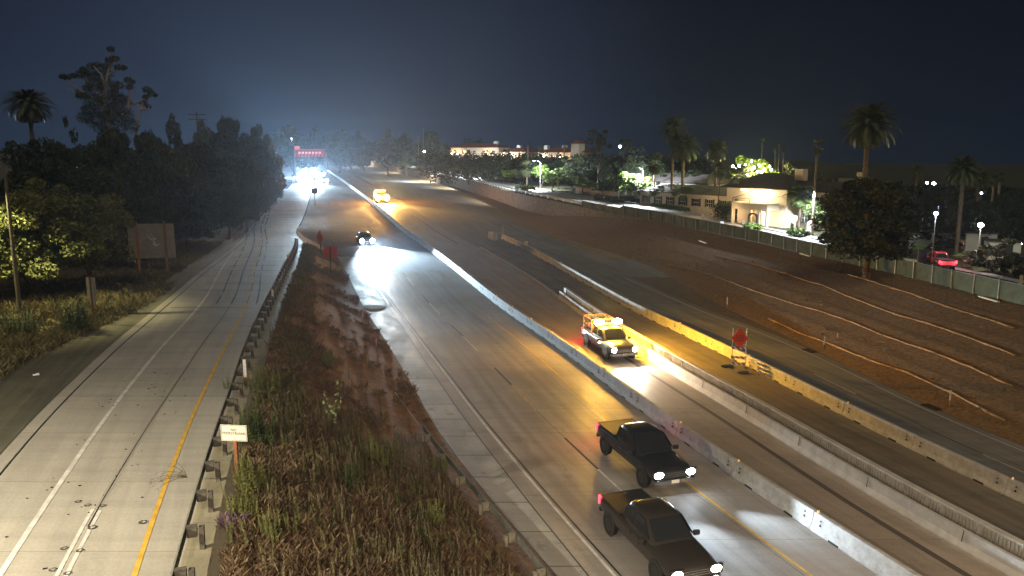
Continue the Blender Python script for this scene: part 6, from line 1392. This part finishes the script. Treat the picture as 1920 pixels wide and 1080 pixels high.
# garden wall, pergola and low sheds on the right
q = [P(1752, 432, zland), P(1800, 440, zland), P(1838, 447, zland), P(1880, 460, zland)]; g = MB()
for a, b in zip(q[:-1], q[1:]): m_ = (a + b) / 2; g.box((m_.x - q[0].x, m_.y - q[0].y, m_.z - q[0].z + .9), ((b - a).length, .25, 2.2), 0, rz=math.atan2(b.y - a.y, b.x - a.x))
o = g.build('garden_wall', pale_w); o.location = q[0]; tag(o, 'pale garden wall running right from under the bluish lamp', 'garden wall')
p = P(1857, 440, zland); o = thing('pergola', p, R(-12), 'red brown slatted pergola lit from inside at the right', 'pergola')
for i in range(5): g = MB(); g.box((-1.6 + .8 * i, 0, 1.1), (.14, .14, 2.2)); g.build('post', M['redwood'], o)
g = MB(); g.box((0, 0, 2.25), (3.8, 2.6, .14)); g.build('roof', M['redwood'], o); g = MB(); g.box((0, 1.3, 1.1), (3.6, .1, 2.1)); g.build('back_wall', cream_w, o); lamp('pergola_light', (0, .3, 1.7), 160, (1, .6, .35), radius=.1, parent=o)
for (px, pb, w_, h_, lb) in ((1838, 472, 3.6, 2.4, 'pale low shed behind the rounded bush on the right'), (1882, 488, 3.4, 2.2, 'pale box like shed right of the rounded bush')):
    p = P(px, pb, zland); o = thing('shed', p, R(-20), lb, 'shed'); g = MB(); g.box((0, 1.5, h_ / 2), (w_, 3, h_)); g.build('wall', pale_w, o); g = MB(); g.box((0, 1.5, h_ + .09), (w_ + .4, 3.4, .16)); g.build('roof', roofm, o)
    g = MB(); g.box((.4, -.03, 1.0), (.9, .06, 2.0)); g.build('door', shut, o)
lamp('yard_light', P(1800, 455, zland) + Vector((0, 0, 4)), 420, (.95, .95, .8), radius=.2)
# small signs along the street
def street_sign(px, pb, ptop, w_, h_, m_, label):
    p = P(px, pb, zf); t = at(px, ptop, p.y); H = t.z - p.z; o = thing('street_sign', p, R(-15), label, 'street sign', 'small signs along the frontage street'); g = MB(); g.tube([(0, 0, 0), (0, 0, H)], .04, 6); g.build('post', M['galv'], o); g = MB(); g.box((0, -.06, H - h_ / 2), (w_, .03, h_)); g.build('panel', m_, o); return o
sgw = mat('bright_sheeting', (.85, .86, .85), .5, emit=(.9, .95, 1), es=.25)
street_sign(1392, 447, 413, .36, .55, sgw, 'small white sign on a post behind the fence, left of the round hedge')
street_sign(1353, 432, 415, .62, .5, sgw, 'white signboard just above the fence, left of the small leafy tree')
street_sign(1316, 424, 401, .42, .5, mat('red_white_sign', (.75, .6, .55), .5), 'small red and white sign above the street, left of the entrance')
street_sign(1490, 430, 405, .5, .8, sgw, 'pale street sign before the right wing of the entrance building')
street_sign(1109, 372, 350, .18, .5, M['alu'], 'thin bare sign post left of the brightest street tree')
street_sign(1911, 552, 516, .3, .9, mat('tan_sign', (.6, .5, .3), .5), 'pale sign post standing behind the fence near the right edge')
street_sign(1848, 513, 477, .2, .3, M['alu'], 'slim bare post before the rounded bush on the right')
p = P(1520, 437, zf); g = MB(); g.prism([(-.45, 0), (-.45, 1.5), (-.2, 1.95), (.2, 1.95), (.45, 1.5), (.45, 0)], 'y', -.06, .06); o = g.build('arched_board', cream_w); o.location = p + Vector((0, .5, 0)); tag(o, 'arched cream board at the foot of the tall lamp post', 'sign board')
g = MB(); g.cyl((0, 0, .35), .16, .7, 10); g.cyl((0, 0, .75), .12, .2, 10); g.cyl((0, -.16, .5), .06, .12, 8, 'y'); o = g.build('fire_hydrant', M['yellowline'], fix=False); o.location = P(1501, 438, zf); tag(o, 'yellow fire hydrant by the right wing of the entrance building', 'fire hydrant')

# ================================================================= HAZE
hz = bpy.data.materials.new('thin_mist'); hz.use_nodes = True; t = hz.node_tree; t.nodes.clear(); out = t.nodes.new('ShaderNodeOutputMaterial'); pv = t.nodes.new('ShaderNodeVolumePrincipled')
pv.inputs['Color'].default_value = (.62, .78, 1.0, 1); pv.inputs['Density'].default_value = 0.00018; pv.inputs['Anisotropy'].default_value = 0.72; t.links.new(pv.outputs[0], out.inputs['Volume'])
g = MB(); g.box((250, 580, 31), (2400, 1280, 74)); o = g.build('haze', hz); tag(o, kind='stuff')
